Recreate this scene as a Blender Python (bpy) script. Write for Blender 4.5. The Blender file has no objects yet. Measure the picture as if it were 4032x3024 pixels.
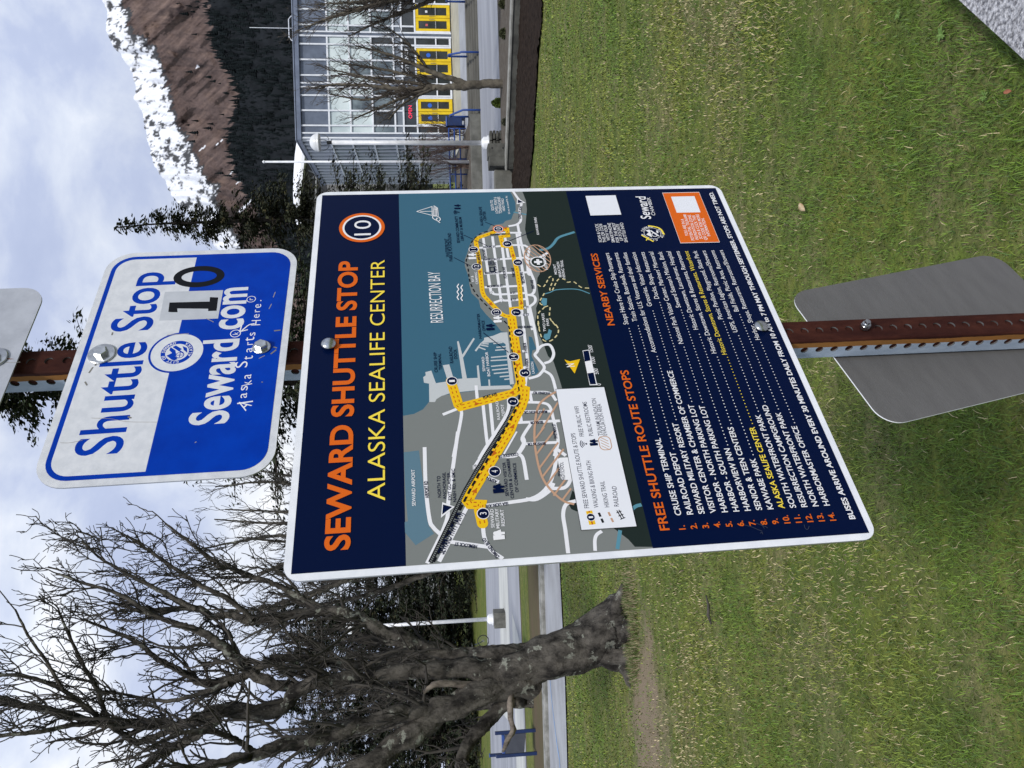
import bpy, bmesh, math, random
import numpy as np
from mathutils import Vector as V, Matrix, geometry, noise as mnoise
random.seed(7); RNG = np.random.default_rng(11)
SC = bpy.context.scene; COL = SC.collection
PI = math.pi; rad = math.radians
EYE = 1.65

# ------------------------------------------------------------------ camera (a phone held upright, its picture lies on its side)
F = 3000.0
DN = V((.03, 1, .103)).normalized()                     # world down, in the lens frame (right, down, forward)
FW = (V((0, 0, 1)) - DN*DN.z).normalized(); RT = DN.cross(FW)
def R(c): return V((c.dot(RT), c.dot(FW), -c.dot(DN)))
CAMLOC = V((0, 0, EYE))
cam = bpy.data.cameras.new('camera'); camo = bpy.data.objects.new('camera', cam); COL.objects.link(camo)
cam.sensor_fit = 'HORIZONTAL'; cam.sensor_width = 36; cam.lens = F/4032*36; cam.clip_start = .05; cam.clip_end = 30000
cx, cy, cz = R(V((0, 1, 0))), R(V((1, 0, 0))), R(V((0, 0, -1)))
camo.matrix_world = Matrix(((cx.x, cy.x, cz.x, 0), (cx.y, cy.y, cz.y, 0), (cx.z, cy.z, cz.z, EYE), (0, 0, 0, 1)))
SC.camera = camo
def ray(px, py): return R(V(((1512-py)/F, (px-2016)/F, 1)))
def at(px, py, y):                                      # the point of the place seen at a photo pixel, y metres ahead
    r = ray(px, py); return CAMLOC + r*(y/r.y)
def gz(px, py, z):                                      # ... or on the level z
    r = ray(px, py); return CAMLOC + r*((z-EYE)/r.z)

# ------------------------------------------------------------------ light: bright broken overcast
SUN_EL, SUN_AZ = rad(48), rad(168)                      # azimuth from north (+Y), clockwise: behind the camera
sun = bpy.data.lights.new('sun', 'SUN'); sun.energy = 2.6; sun.angle = rad(9); sun.color = (1, .96, .9)
so = bpy.data.objects.new('sun', sun); COL.objects.link(so)
sd = V((math.sin(SUN_AZ)*math.cos(SUN_EL), math.cos(SUN_AZ)*math.cos(SUN_EL), math.sin(SUN_EL)))
so.rotation_euler = sd.to_track_quat('Z', 'Y').to_euler()
W = bpy.data.worlds.new('World'); SC.world = W; W.use_nodes = True
nt = W.node_tree; nt.nodes.clear()
def N(tree, typ, **kw):
    n = tree.nodes.new(typ)
    for k, v in kw.items():
        if k.startswith('i_'): n.inputs[k[2:].replace('_', ' ')].default_value = v
        else: setattr(n, k, v)
    return n
def ramp(tree, fac, stops, interp='LINEAR'):
    r = tree.nodes.new('ShaderNodeValToRGB'); r.color_ramp.interpolation = interp
    e = r.color_ramp.elements
    while len(e) < len(stops): e.new(.5)
    for q, (p, c) in zip(e, stops): q.position = p; q.color = (c, c, c, 1) if isinstance(c, (int, float)) else (*c, 1)
    tree.links.new(fac, r.inputs[0]); return r.outputs[0]
def mix(tree, fac, a, b, typ='MIX'):
    m = tree.nodes.new('ShaderNodeMix'); m.data_type = 'RGBA'; m.blend_type = typ
    for s, v in ((0, fac), (6, a), (7, b)):
        if hasattr(v, 'is_output'): tree.links.new(v, m.inputs[s])
        elif isinstance(v, (int, float)): m.inputs[s].default_value = v if s == 0 else (v, v, v, 1)
        else: m.inputs[s].default_value = (*v, 1)
    return m.outputs[2]
sky = N(nt, 'ShaderNodeTexSky', sky_type='NISHITA', sun_disc=False, sun_elevation=SUN_EL, sun_rotation=SUN_AZ, air_density=1.2, dust_density=2)
tc = N(nt, 'ShaderNodeTexCoord'); mp = N(nt, 'ShaderNodeMapping'); mp.inputs['Scale'].default_value = (1, 1, 1.25)
mp.inputs['Location'].default_value = (1.7, 3.4, .6)
nt.links.new(tc.outputs['Generated'], mp.inputs[0])
n1 = N(nt, 'ShaderNodeTexNoise', i_Scale=3.4, i_Detail=8, i_Roughness=.55, i_Distortion=.35); nt.links.new(mp.outputs[0], n1.inputs[0])
n2 = N(nt, 'ShaderNodeTexNoise', i_Scale=1.5, i_Detail=3, i_Roughness=.5); nt.links.new(mp.outputs[0], n2.inputs[0])
cl = ramp(nt, n1.outputs[0], [(.34, (4.3, 5.0, 7.1)), (.46, (5.1, 5.8, 7.8)), (.55, (7.0, 7.6, 8.9)), (.65, (9.8, 10.0, 10.4))])
cl2 = ramp(nt, n2.outputs[0], [(.3, .87), (.7, 1.13)])
cc = mix(nt, 1.0, cl, cl2, 'MULTIPLY')
cov = ramp(nt, n2.outputs[0], [(.1, .85), (.35, .97)])
col = mix(nt, cov, sky.outputs[0], cc)
bg = N(nt, 'ShaderNodeBackground', i_Strength=.1); wo = N(nt, 'ShaderNodeOutputWorld')
nt.links.new(col, bg.inputs[0]); nt.links.new(bg.outputs[0], wo.inputs[0])
SC.view_settings.view_transform = 'Standard'; SC.view_settings.look = 'None'; SC.view_settings.exposure = .08; SC.view_settings.gamma = 1

# ------------------------------------------------------------------ materials
def sr(r, g, b):                                        # sRGB bytes -> linear
    f = lambda c: (c/255/12.92 if c <= 10 else ((c/255+.055)/1.055)**2.4)
    return (f(r), f(g), f(b))
MATS = {}
def mat(name, c, rough=.6, metal=0, spec=.5, var=None, scale=8, bump=0, bscale=60, coat=0, vcol=False, emit=None, detail=5, stretch=None, coord='Object'):
    """plain procedural surface: base colour c, blended to colour var by noise, with a fine bump"""
    if name in MATS: return MATS[name]
    m = bpy.data.materials.new(name); m.use_nodes = True; t = m.node_tree; b = t.nodes['Principled BSDF']
    b.inputs['Roughness'].default_value = rough; b.inputs['Metallic'].default_value = metal
    b.inputs['Specular IOR Level'].default_value = spec; b.inputs['Coat Weight'].default_value = coat; b.inputs['Coat Roughness'].default_value = .12
    b.inputs['Base Color'].default_value = (*c, 1)
    src = None
    co = N(t, 'ShaderNodeTexCoord').outputs[coord]
    if stretch:
        mm = N(t, 'ShaderNodeMapping'); mm.inputs['Scale'].default_value = stretch; t.links.new(co, mm.inputs[0]); co = mm.outputs[0]
    if vcol:
        a = N(t, 'ShaderNodeAttribute', attribute_name='col'); src = a.outputs['Color']
    if var:
        n = N(t, 'ShaderNodeTexNoise', i_Scale=scale, i_Detail=detail, i_Roughness=.62); t.links.new(co, n.inputs[0])
        fac = ramp(t, n.outputs[0], [(.38, 0.0), (.62, 1.0)])
        src = mix(t, fac, c, var) if src is None else mix(t, .5, src, mix(t, fac, c, var))
    if src is not None: t.links.new(src, b.inputs['Base Color'])
    if bump:
        n = N(t, 'ShaderNodeTexNoise', i_Scale=bscale, i_Detail=6, i_Roughness=.6); t.links.new(co, n.inputs[0])
        bp = N(t, 'ShaderNodeBump', i_Strength=bump, i_Distance=.02); t.links.new(n.outputs[0], bp.inputs['Height']); t.links.new(bp.outputs[0], b.inputs['Normal'])
    if emit: b.inputs['Emission Color'].default_value = (*c, 1); b.inputs['Emission Strength'].default_value = emit
    MATS[name] = m; return m

# ------------------------------------------------------------------ objects
def link(o, parent=None):
    COL.objects.link(o)
    if parent: o.parent = parent
    return o
def tag(o, label=None, cat=None, group=None, kind=None):
    for k, v in (('label', label), ('category', cat), ('group', group), ('kind', kind)):
        if v: o[k] = v
    return o
def empty(name, loc, rz=0, label=None, cat=None, group=None):
    o = bpy.data.objects.new(name, None); link(o); o.location = loc; o.rotation_euler.z = rz; o.empty_display_size = .2
    return tag(o, label, cat, group)
def part_from(name, me, mats, parent=None, smooth=False):
    for m in (mats if isinstance(mats, (list, tuple)) else [mats]): me.materials.append(m)
    if smooth: me.polygons.foreach_set('use_smooth', [True]*len(me.polygons))
    return link(bpy.data.objects.new(name, me), parent)
def pyobj(name, verts, faces, mats, parent=None, mi=None, smooth=False):
    me = bpy.data.meshes.new(name); me.from_pydata(verts, [], faces); me.update()
    o = part_from(name, me, mats, parent, smooth)
    if mi is not None: me.polygons.foreach_set('material_index', mi)
    return o
def npobj(name, verts, faces, mats, parent=None, mi=None, smooth=False, col=None):
    """mesh of equal-sided faces from arrays; col = colour per vertex"""
    verts = np.asarray(verts, np.float32); faces = np.asarray(faces, np.int32); n, k = faces.shape
    me = bpy.data.meshes.new(name); me.vertices.add(len(verts)); me.vertices.foreach_set('co', verts.ravel())
    me.loops.add(n*k); me.loops.foreach_set('vertex_index', faces.ravel())
    me.polygons.add(n); me.polygons.foreach_set('loop_start', np.arange(0, n*k, k, dtype=np.int32)); me.polygons.foreach_set('loop_total', np.full(n, k, np.int32))
    if smooth: me.polygons.foreach_set('use_smooth', np.ones(n, bool))
    for m in (mats if isinstance(mats, (list, tuple)) else [mats]): me.materials.append(m)
    if mi is not None: me.polygons.foreach_set('material_index', np.asarray(mi, np.int32))
    if col is not None:
        a = me.attributes.new('col', 'FLOAT_COLOR', 'POINT'); c = np.ones((len(verts), 4), np.float32); c[:, :3] = col; a.data.foreach_set('color', c.ravel())
    me.update(); me.validate()
    return link(bpy.data.objects.new(name, me), parent)
class MB:
    """collects boxes, tubes, lathes and polygons into one mesh"""
    def __init__(s): s.v = []; s.f = []; s.mi = []; s.cur = 0
    def add(s, vs, fs):
        b = len(s.v); s.v += [tuple(p) for p in vs]; s.f += [tuple(i+b for i in f) for f in fs]; s.mi += [s.cur]*len(fs)
    def box(s, x0, x1, y0, y1, z0, z1, M=None):
        vs = [V((x, y, z)) for z in (z0, z1) for x, y in ((x0, y0), (x1, y0), (x1, y1), (x0, y1))]
        if M: vs = [M @ p for p in vs]
        s.add(vs, [(3, 2, 1, 0), (4, 5, 6, 7), (0, 1, 5, 4), (1, 2, 6, 5), (2, 3, 7, 6), (3, 0, 4, 7)])
    def bev(s, x0, x1, y0, y1, z0, z1, b=.01, M=None):     # box with chamfered edges
        bm = bmesh.new(); bmesh.ops.create_cube(bm, size=1)
        for p in bm.verts: p.co = V(((x0+x1)/2+p.co.x*(x1-x0), (y0+y1)/2+p.co.y*(y1-y0), (z0+z1)/2+p.co.z*(z1-z0)))
        bmesh.ops.bevel(bm, geom=bm.edges[:], offset=b, segments=2, affect='EDGES', profile=.5)
        bm.verts.index_update()
        s.add([(M @ p.co if M else p.co) for p in bm.verts], [[q.index for q in f.verts] for f in bm.faces]); bm.free()
    def tube(s, pts, r, k=8, cap=True):
        pts = [V(p) for p in pts]; rs = r if isinstance(r, (list, tuple)) else [r]*len(pts); vs = []; fs = []
        u = None
        for i, p in enumerate(pts):
            t = (pts[min(i+1, len(pts)-1)]-pts[max(i-1, 0)]).normalized()
            if u is None: u = t.orthogonal().normalized()
            u = (u-t*u.dot(t)).normalized(); w = t.cross(u)
            vs += [p+(u*math.cos(a)+w*math.sin(a))*rs[i] for a in [2*PI*j/k for j in range(k)]]
        for i in range(len(pts)-1):
            for j in range(k): fs.append((i*k+j, i*k+(j+1) % k, (i+1)*k+(j+1) % k, (i+1)*k+j))
        if cap: fs += [tuple(range(k))[::-1], tuple(range((len(pts)-1)*k, len(pts)*k))]
        s.add(vs, fs)
    def lathe(s, prof, c=(0, 0, 0), k=24, M=None):          # prof: (radius, z)
        vs = []; fs = []; c = V(c)
        for r, z in prof:
            vs += [c+V((r*math.cos(2*PI*j/k), r*math.sin(2*PI*j/k), z)) for j in range(k)]
        for i in range(len(prof)-1):
            for j in range(k): fs.append((i*k+j, i*k+(j+1) % k, (i+1)*k+(j+1) % k, (i+1)*k+j))
        fs += [tuple(range(k))[::-1], tuple(range((len(prof)-1)*k, len(prof)*k))]
        s.add([M @ p for p in vs] if M else vs, fs)
    def prism(s, poly, z0, z1, M=None):                     # outline extruded from z0 to z1
        n = len(poly); vs = [V((x, y, z)) for z in (z0, z1) for x, y in poly]
        tri = geometry.tessellate_polygon([[V((x, y, 0)) for x, y in poly]])
        fs = [tuple(t) for t in tri]
        a = sum((vs[t[1]]-vs[t[0]]).cross(vs[t[2]]-vs[t[0]]).z for t in fs)
        up = a > 0
        bot = [t[::-1] if up else t for t in fs]; top = [tuple(i+n for i in (t if up else t[::-1])) for t in fs]
        sh = sum(poly[i][0]*poly[(i+1) % n][1]-poly[(i+1) % n][0]*poly[i][1] for i in range(n))
        side = [(i, (i+1) % n, n+(i+1) % n, n+i) if sh > 0 else (i, n+i, n+(i+1) % n, (i+1) % n) for i in range(n)]
        s.add([M @ p for p in vs] if M else vs, bot+top+side)
    def build(s, name, mats, parent=None, smooth=False):
        return pyobj(name, s.v, s.f, mats, parent, s.mi if isinstance(mats, (list, tuple)) else None, smooth)
def rrect(w, h, r, k=8, cx=0, cy=0):
    o = []
    for sx, sy, a0 in ((1, 1, 0), (-1, 1, 90), (-1, -1, 180), (1, -1, 270)):
        o += [(cx+sx*(w/2-r)+r*math.cos(rad(a0+90*i/k)), cy+sy*(h/2-r)+r*math.sin(rad(a0+90*i/k))) for i in range(k+1)]
    return o
# ------------------------------------------------------------------ the sign post and its signs
def frame(center, xd, yd):                              # board frame in the world: x right, y up, z out of the face
    X, Y = R(V(xd)).normalized(), R(-V(yd)).normalized(); Y = (Y-X*Y.dot(X)).normalized(); Z = X.cross(Y); c = CAMLOC+R(V(center))
    return Matrix(((X.x, Y.x, Z.x, c.x), (X.y, Y.y, Z.y, c.y), (X.z, Y.z, Z.z, c.z), (0, 0, 0, 1)))
M_MAP = frame((.07368, .0625, 1.19521), (.77212, -.10512, .62672), (.04599, .99288, .10988))
M_STOP = frame((.04806, -.48943, 1.13163), (.76777, -.10274, .63243), (.05135, .99375, .09909))
M_POST = frame((.0892-.0038, .4507-.0003, 1.232+.0046), (.77266, -.0941, .6278), (.0448, .99455, .094))
def onboard(Mb):
    inv = Mb.inverted(); o = inv @ CAMLOC
    def f(px, py):
        d = inv.to_3x3() @ ray(px, py); q = o - d*(o.z/d.z); return (q.x, q.y)
    return f
TILE = {'1': (1100, 680, 2.765), '2': (1550, 700, 2.765), '3': (1550, 1200, 2.765), '4': (1550, 1700, 2.765), '5': (2200, 700, 2.765), '6': (2250, 1200, 2.765),
        '7': (2250, 1600, 2.765), '8': (2900, 1900, 3.6867), 'A': (1080, 1500, 1.975), 'C': (3300, 1950, 8.295), 'D': (2720, 680, 8.295), 'B': (0, 1000, 1.7467)}
def tiler(Mb):
    f = onboard(Mb)
    def S(k, *xy):
        a, b, s = TILE[k]; r = [f(a+xy[i]/s, b+xy[i+1]/s) for i in range(0, len(xy), 2)]
        return r[0] if len(r) == 1 else r
    return S
_tc = {}
def glyphs(s, bold):
    if (s, bold) not in _tc:
        c = bpy.data.curves.new('lettering', 'FONT'); c.body = s; c.size = 1; c.offset = bold; c.resolution_u = 5; c.fill_mode = 'FRONT'
        o = bpy.data.objects.new('lettering', c); me = bpy.data.meshes.new_from_object(o)
        v = [(p.co.x, p.co.y) for p in me.vertices]; f = [tuple(p.vertices) for p in me.polygons]
        if len(f) and sum(p.normal.z for p in me.polygons) < 0: f = [q[::-1] for q in f]
        bpy.data.objects.remove(o); bpy.data.curves.remove(c); bpy.data.meshes.remove(me)
        _tc[(s, bold)] = (v, f)
    return _tc[(s, bold)]
CAPH = max(y for x, y in glyphs('H', 0)[0])
class Art:
    """flat print on a board: every element sits a hair above the one before"""
    def __init__(s, z0=.0003, dz=.000003): s.v = []; s.f = []; s.mi = []; s.mats = []; s.z = z0; s.dz = dz
    def m(s, mt):
        if mt not in s.mats: s.mats.append(mt)
        return s.mats.index(mt)
    def add(s, v2, f, mt):
        b = len(s.v); s.v += [(x, y, s.z) for x, y in v2]; s.f += [tuple(i+b for i in q) for q in f]; s.mi += [s.m(mt)]*len(f); s.z += s.dz
    def poly(s, p, mt):
        t = geometry.tessellate_polygon([[V((x, y, 0)) for x, y in p]]); o = []
        for a, b, c in t:
            A, B, C = p[a], p[b], p[c]
            o.append((a, b, c) if (B[0]-A[0])*(C[1]-A[1])-(B[1]-A[1])*(C[0]-A[0]) > 0 else (a, c, b))
        s.add(p, o, mt)
    def disc(s, c, r, mt, k=28, ry=None): s.poly([(c[0]+r*math.cos(2*PI*i/k), c[1]+(ry or r)*math.sin(2*PI*i/k)) for i in range(k)], mt)
    def ring(s, c, r0, r1, mt, k=36, a0=0, a1=2*PI):
        n = k+1; v = [(c[0]+r*math.cos(a0+(a1-a0)*i/k), c[1]+r*math.sin(a0+(a1-a0)*i/k)) for r in (r0, r1) for i in range(n)]
        s.add(v, [(i, n+i, n+i+1, i+1) for i in range(k)][::1], mt)
    def stroke(s, p, w, mt, smooth=False):
        if smooth and len(p) > 2: p = crv(p)
        n = len(p); L = []; Rr = []
        for i in range(n):
            a = V(p[max(i-1, 0)]); b = V(p[i]); c = V(p[min(i+1, n-1)])
            t0 = (b-a).normalized() if i else (c-b).normalized(); t1 = (c-b).normalized() if i < n-1 else t0
            nn = V((-(t0+t1).y, (t0+t1).x)); nn = nn.normalized() if nn.length > 1e-6 else V((-t0.y, t0.x))
            k = w/2/max(.5, nn.dot(V((-t0.y, t0.x))))
            L.append(tuple(b+nn*k)); Rr.append(tuple(b-nn*k))
        s.add(L+Rr, [(i, n+i, n+i+1, i+1) for i in range(n-1)], mt)
    def dash(s, p, w, on, off, mt, smooth=True, shift=0):
        if smooth and len(p) > 2: p = crv(p)
        d = 0; seg = []; v = []; f = []
        for a, b in zip(p, p[1:]):
            a, b = V(a), V(b); l = (b-a).length
            if l < 1e-7: continue
            t = (b-a)/l; nn = V((-t.y, t.x)); q = 0
            while q < l:
                ph = (d+q) % (on+off); st = min((on-ph) if ph < on else (on+off-ph), l-q)+1e-9
                if ph < on and st > on*.12:
                    k = len(v); e = nn*shift
                    v += [tuple(a+t*q+e-nn*w/2), tuple(a+t*(q+st)+e-nn*w/2), tuple(a+t*(q+st)+e+nn*w/2), tuple(a+t*q+e+nn*w/2)]; f.append((k, k+1, k+2, k+3))
                q += st
            d += l
        if v: s.add(v, f, mt)
    def text(s, t, a, b, cap, mt, bold=0, natural=None, align='L'):
        """a, b: left and right end of the baseline; cap: capital height; natural: width from this x-stretch instead of b"""
        v, f = glyphs(t, bold)
        if not v: return 0
        x0 = min(p[0] for p in v); x1 = max(p[0] for p in v); a = V(a); ky = cap/CAPH
        if natural is None: b = V(b); d = (b-a); kx = d.length/(x1-x0); d.normalize()
        else: d = V((1, 0)); kx = ky*natural
        o = a - d*(kx*(x1-x0) if align == 'R' else 0)
        n = V((-d.y, d.x))
        s.add([tuple(o+d*((x-x0)*kx)+n*(y*ky)) for x, y in v], f, mt); return kx*(x1-x0)
    def arctext(s, t, c, r, a0, a1, cap, mt, bold=0, inward=False):
        k = len(t)
        for i, ch in enumerate(t):
            if ch == ' ': continue
            v, f = glyphs(ch, bold); a = a0+(a1-a0)*i/(k-1); ky = cap/CAPH; w = (max(p[0] for p in v)+min(p[0] for p in v))/2
            d = V((-math.sin(a), math.cos(a)))*(1 if inward else -1); n = V((math.cos(a), math.sin(a)))*(-1 if inward else 1); o = V(c)+V((math.cos(a), math.sin(a)))*r
            s.add([tuple(o+d*((x-w)*ky)+n*(y*ky)) for x, y in v], f, mt)
    def build(s, name, parent): return pyobj(name, s.v, s.f, s.mats, parent, s.mi)
def crv(p, k=5):                                         # smooth curve through the points
    q = [V(a) for a in p]; q = [q[0]*2-q[1]]+q+[q[-1]*2-q[-2]]; o = []
    for i in range(1, len(q)-2):
        a, b, c, d = q[i-1:i+3]
        for j in range(k):
            t = j/k; o.append(tuple(.5*((2*b)+(c-a)*t+(2*a-5*b+4*c-d)*t*t+(3*b-a-3*c+d)*t*t*t)))
    return o+[tuple(q[-2])]

def ink(n, c, rough=.38, spec=.06, **k): return mat(n, c, rough=rough, spec=spec, **k)
I_NAVY = ink('print_navy', sr(3, 17, 52), rough=.3); I_OR = ink('print_orange', sr(216, 100, 30)); I_YE = ink('print_pale_yellow', sr(242, 217, 78)); I_WH = ink('print_white', (.8, .8, .82))
I_SEA = ink('print_sea', sr(60, 101, 122)); I_GR = ink('print_land', sr(122, 126, 124)); I_GN = ink('print_dark_green', sr(34, 44, 42)); I_LG = ink('print_port', sr(190, 194, 196))
I_RT = ink('print_route', sr(232, 186, 28)); I_DS = ink('print_dash', sr(190, 98, 30)); I_BK = ink('print_black', (.008, .009, .012)); I_TAN = ink('print_tan', sr(190, 152, 126)); I_CR = ink('print_cream', sr(214, 200, 150))
I_SCR = ink('print_scuff', sr(60, 66, 84)); I_AIR = ink('print_airport', sr(92, 122, 138)); I_STR = ink('print_stream', sr(88, 140, 158)); I_GT = ink('print_panel_white', sr(226, 228, 234), rough=.42)
ALU_W = mat('white_board', sr(236, 238, 243), rough=.45, var=sr(224, 227, 234), scale=30, detail=6)
ALU_E = mat('board_edge', (.42, .43, .44), rough=.4, metal=.7)
ZINC = mat('zinc_bolt', (.55, .57, .58), rough=.28, metal=1, var=(.36, .37, .38), scale=90)
def board(name, parent, w, h, r, t, mats):               # a sheet with rounded corners; face at z=0, back at -t
    b = MB(); o = rrect(w, h, r, 8); n = len(o)
    b.add([(x, y, 0) for x, y in o]+[(x, y, -t) for x, y in o], [tuple(range(n)), tuple(range(n, 2*n))[::-1]])
    b.cur = 1; b.add([(x, y, 0) for x, y in o]+[(x, y, -t) for x, y in o], [(i, n+i, n+(i+1) % n, (i+1) % n) for i in range(n)])
    return b.build(name, mats, parent)
def sign_root(name, Mb, base_y, label, cat='sign'):
    e = bpy.data.objects.new(name, None); link(e); e.matrix_world = Mb @ Matrix.Translation((0, base_y, 0)); tag(e, label, cat); return e
class Sub:                                               # parents parts to a root whose origin is moved down by base_y
    def __init__(s, root, base_y): s.r = root; s.b = base_y
    def __call__(s, o): o.parent = s.r; o.location = (o.location[0], o.location[1]-s.b, o.location[2]); return o
def hexbolt(name, x, y, fix, rw=.019, rh=.0095, rot=.3, parentless=False):
    b = MB(); b.lathe([(rw, .0004), (rw, .0022), (rw-.001, .003), (rh*.9, .0031)], (0, 0, 0), 28)
    hx = [(rh*math.cos(rot+PI*i/3), rh*math.sin(rot+PI*i/3)) for i in range(6)]
    b.add([(p, q, .0031) for p, q in hx]+[(p, q, .0088) for p, q in hx]+[(p*.86, q*.86, .0098) for p, q in hx],
          [(i, (i+1) % 6, 6+(i+1) % 6, 6+i) for i in range(6)]+[(6+i, 6+(i+1) % 6, 12+(i+1) % 6, 12+i) for i in range(6)]+[tuple(range(12, 18))])
    o = b.build(name, ZINC); o.location = (x, y, 0); return fix(o)

# ---- the big map sign, 30 x 30 in
root = sign_root('route_map_sign', M_MAP, -.381, 'large navy SEWARD SHUTTLE STOP board with town map, bolted to the rusty post')
fx = Sub(root, -.381)
fx(board('panel', None, .762, .762, .021, .0032, [ALU_W, ALU_E]))
A = Art(.0003); S = tiler(M_MAP); S1 = lambda k, *a: S(k, *a)
x0, x1, y0, y1 = -.3715, .3715, -.3715, .3715
A.poly([(x0, y0), (x1, y0), (x1, y1), (x0, y1)], I_NAVY)
mt, mb = .2335, -.0785
A.poly([(x0, mb), (x1, mb), (x1, mt), (x0, mt)], I_GR)
def clampx(p): return [(min(max(a, x0), x1), min(max(b, mb), mt)) for a, b in p]
sea = S('3', 105, 1210, 220, 1190, 320, 1140, 385, 1060, 520, 990, 700, 960, 1290, 890, 1225, 300, 1170, 290, 1100, 200, 1010, 110, 945, 30)+S('2', 925, 1330, 850, 1260, 825, 1170, 815, 1080, 775, 960, 775, 890, 800, 830, 825, 740, 870, 660, 950, 600, 1020, 580, 1060, 520, 1190, 500, 1220, 470, 1280, 455, 1300, 400, 1330, 350, 1325, 270, 1290, 190)
A.poly(clampx([(sea[0][0], mt)]+sea[1:]+[(x1, S('2', 1268, 145)[1]), (x1, mt)]), I_SEA)
gn = S('2', 1400, 145, 1440, 250, 1450, 350, 1430, 560, 1450, 650, 1480, 720, 1550, 790, 1600, 850, 1590, 930, 1590, 1050, 1565, 1090, 1560, 1160, 1580, 1290, 1585, 1330, 1550, 1420)+S('3', 1555, 100, 1540, 200, 1580, 330, 1630, 430, 1680, 560, 1740, 620, 1780, 740, 1800, 800, 1845, 950)+S('7', 100, 1050, 540, 1390, 620, 1450, 690, 1530, 720, 1560)
gn = [(x1, gn[0][1])]+gn[1:-1]+[(x0+.002, mb), (x1, mb)]
A.poly(clampx(gn), I_GN)
A.poly(S('4', 1945, 640, 1915, 740, 1910, 800, 1935, 845, 1995, 870, 2080, 760), I_GN)
A.poly(S('3', 388, 1060, 385, 860, 330, 850, 322, 790, 350, 770, 345, 735, 410, 718, 460, 855, 590, 835, 535, 660, 605, 650, 655, 812, 748, 805, 690, 400, 708, 398, 752, 560, 797, 802, 915, 797, 905, 665, 925, 660, 950, 888, 1035, 885, 1030, 815, 1048, 815, 1052, 885, 1262, 878, 1300, 915, 900, 932, 620, 962, 520, 995, 465, 1030, 450, 1060), I_LG)
A.poly(S('3', 735, 565, 868, 362, 884, 372, 758, 575), I_LG)
A.poly(S('3', 1238, 300, 1165, 305, 1080, 340, 985, 362, 985, 385, 940, 425, 882, 500, 900, 510, 962, 418, 1180, 405, 1218, 430, 1268, 870, 1310, 862), I_LG)
for a in ((1060, 575, 1232, 560), (1055, 610, 1236, 600), (1060, 672, 1240, 655), (1070, 712, 1246, 695), (1090, 750, 1250, 735), (1105, 497, 1225, 487), (1118, 465, 1222, 457), (1155, 785, 1258, 775), (1205, 815, 1262, 808), (1085, 425, 1185, 412), (930, 465, 1000, 490), (950, 440, 1030, 455), (965, 425, 1035, 428)): A.stroke(S('3', *a), .0024, I_LG)
A.poly(S('4', 110, 225, 275, 205, 290, 320, 340, 700, 365, 960, 385, 1030, 440, 1110, 240, 1238, 125, 1100, 120, 985, 155, 975, 130, 700), I_AIR)
for t, rw in (('2:1580,790,1680,770,1740,720,1800,650,1970,592', .005), ('2:1625,1270,1700,1250,1780,1220,1990,1215,2135,1262', .002), ('7:500,1555,530,1350', .005), ('7:645,1135,700,1090,762,1072', .005), ('2:1305,375,1445,402', .003)):
    k, q = t.split(':'); A.stroke(S(k, *map(float, q.split(','))), rw, I_STR, True)
A.poly(S('2', 1620, 1310, 1670, 1315, 1665, 1390, 1630, 1395, 1605, 1355), I_STR); A.poly(S('3', 1690, 265, 1722, 285, 1700, 370, 1660, 390, 1630, 355, 1640, 320, 1675, 315), I_STR)
A.poly(S('3', 1470, 345, 1505, 355, 1530, 420, 1555, 485, 1510, 500, 1500, 560, 1540, 640, 1580, 730, 1540, 765, 1500, 775, 1485, 640), I_SEA)
WHR = ink('print_road', (.78, .78, .81))
roads = '''2:975,655,1050,1190,1075,1245,1130,1272,1450,1255|2:1075,640,1160,1270,1180,1325,1230,1338,1460,1320|2:1160,600,1280,1480|2:1340,610,1440,1250,1475,1500,1512,1659
2:1350,510,1400,760,1480,1000,1530,1130,1532,1230,1500,1272,1440,1276|2:930,765,1430,740,1455,900,1465,1040,1500,1060|2:950,902,1470,868|2:985,1045,1485,1030|2:990,1195,1445,1176
2:1400,1422,1480,1402,1540,1350,1530,1292,1460,1276|2:1350,1500,1500,1490|2:1210,640,1250,870|2:1100,600,1390,600|2:1090,1362,1180,1330|2:1250,530,1340,510,1385,460,1370,350,1390,280,1345,215,1300,150|2:1450,882,1560,880,1682,815
3:1390,20,1430,380,1460,650,1440,800,1430,900|3:1480,20,1530,250,1570,480,1538,545,1580,600,1640,680,1600,750,1560,780,1470,805|3:1570,490,1620,445,1700,440,1742,530,1710,610,1640,640|3:1640,720,1720,780,1770,945
3:1450,920,1480,955,1500,1050|3:1480,955,1690,960,1770,1045|3:1430,1062,1620,1070,1700,1112,1740,1250,1760,1292|3:1400,1166,1715,1160|3:1330,1286,1810,1265|3:1375,1170,1390,1280|3:1495,1295,1400,1450,1420,1530,1350,1640|3:1420,1516,1775,1500|3:1745,1262,1790,1480,1750,1650
3:535,1198,705,1130|3:730,1140,735,1230,650,1659|3:897,880,912,1045|3:970,1060,1015,1480,1035,1530|3:1050,1060,1085,1430|3:1250,1010,1232,1190,1000,1560,930,1680|3:1400,510,1460,500|3:1400,690,1450,680
4:337,170,350,600,390,950,430,1040,505,1115|4:700,0,600,720,570,990,365,1435|4:1130,20,905,350,890,375,945,400|4:800,820,495,1415|4:620,1200,1025,1255|4:970,810,1270,770,1540,715,1700,560,1770,300,1755,190|4:1440,735,1560,735,1700,640,1740,560
4:970,1010,990,1160,1060,1290,1190,1385|4:995,490,1145,550|4:1120,272,1300,268,1355,235,1420,120,1405,60|4:1360,240,1410,300,1450,525|4:1730,620,1860,610,1920,530,1905,440|4:1900,1325,1870,1080,1845,900,1880,790,1985,755|4:1775,190,1875,262|7:258,1575,255,1460,275,1400,330,1360'''
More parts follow.
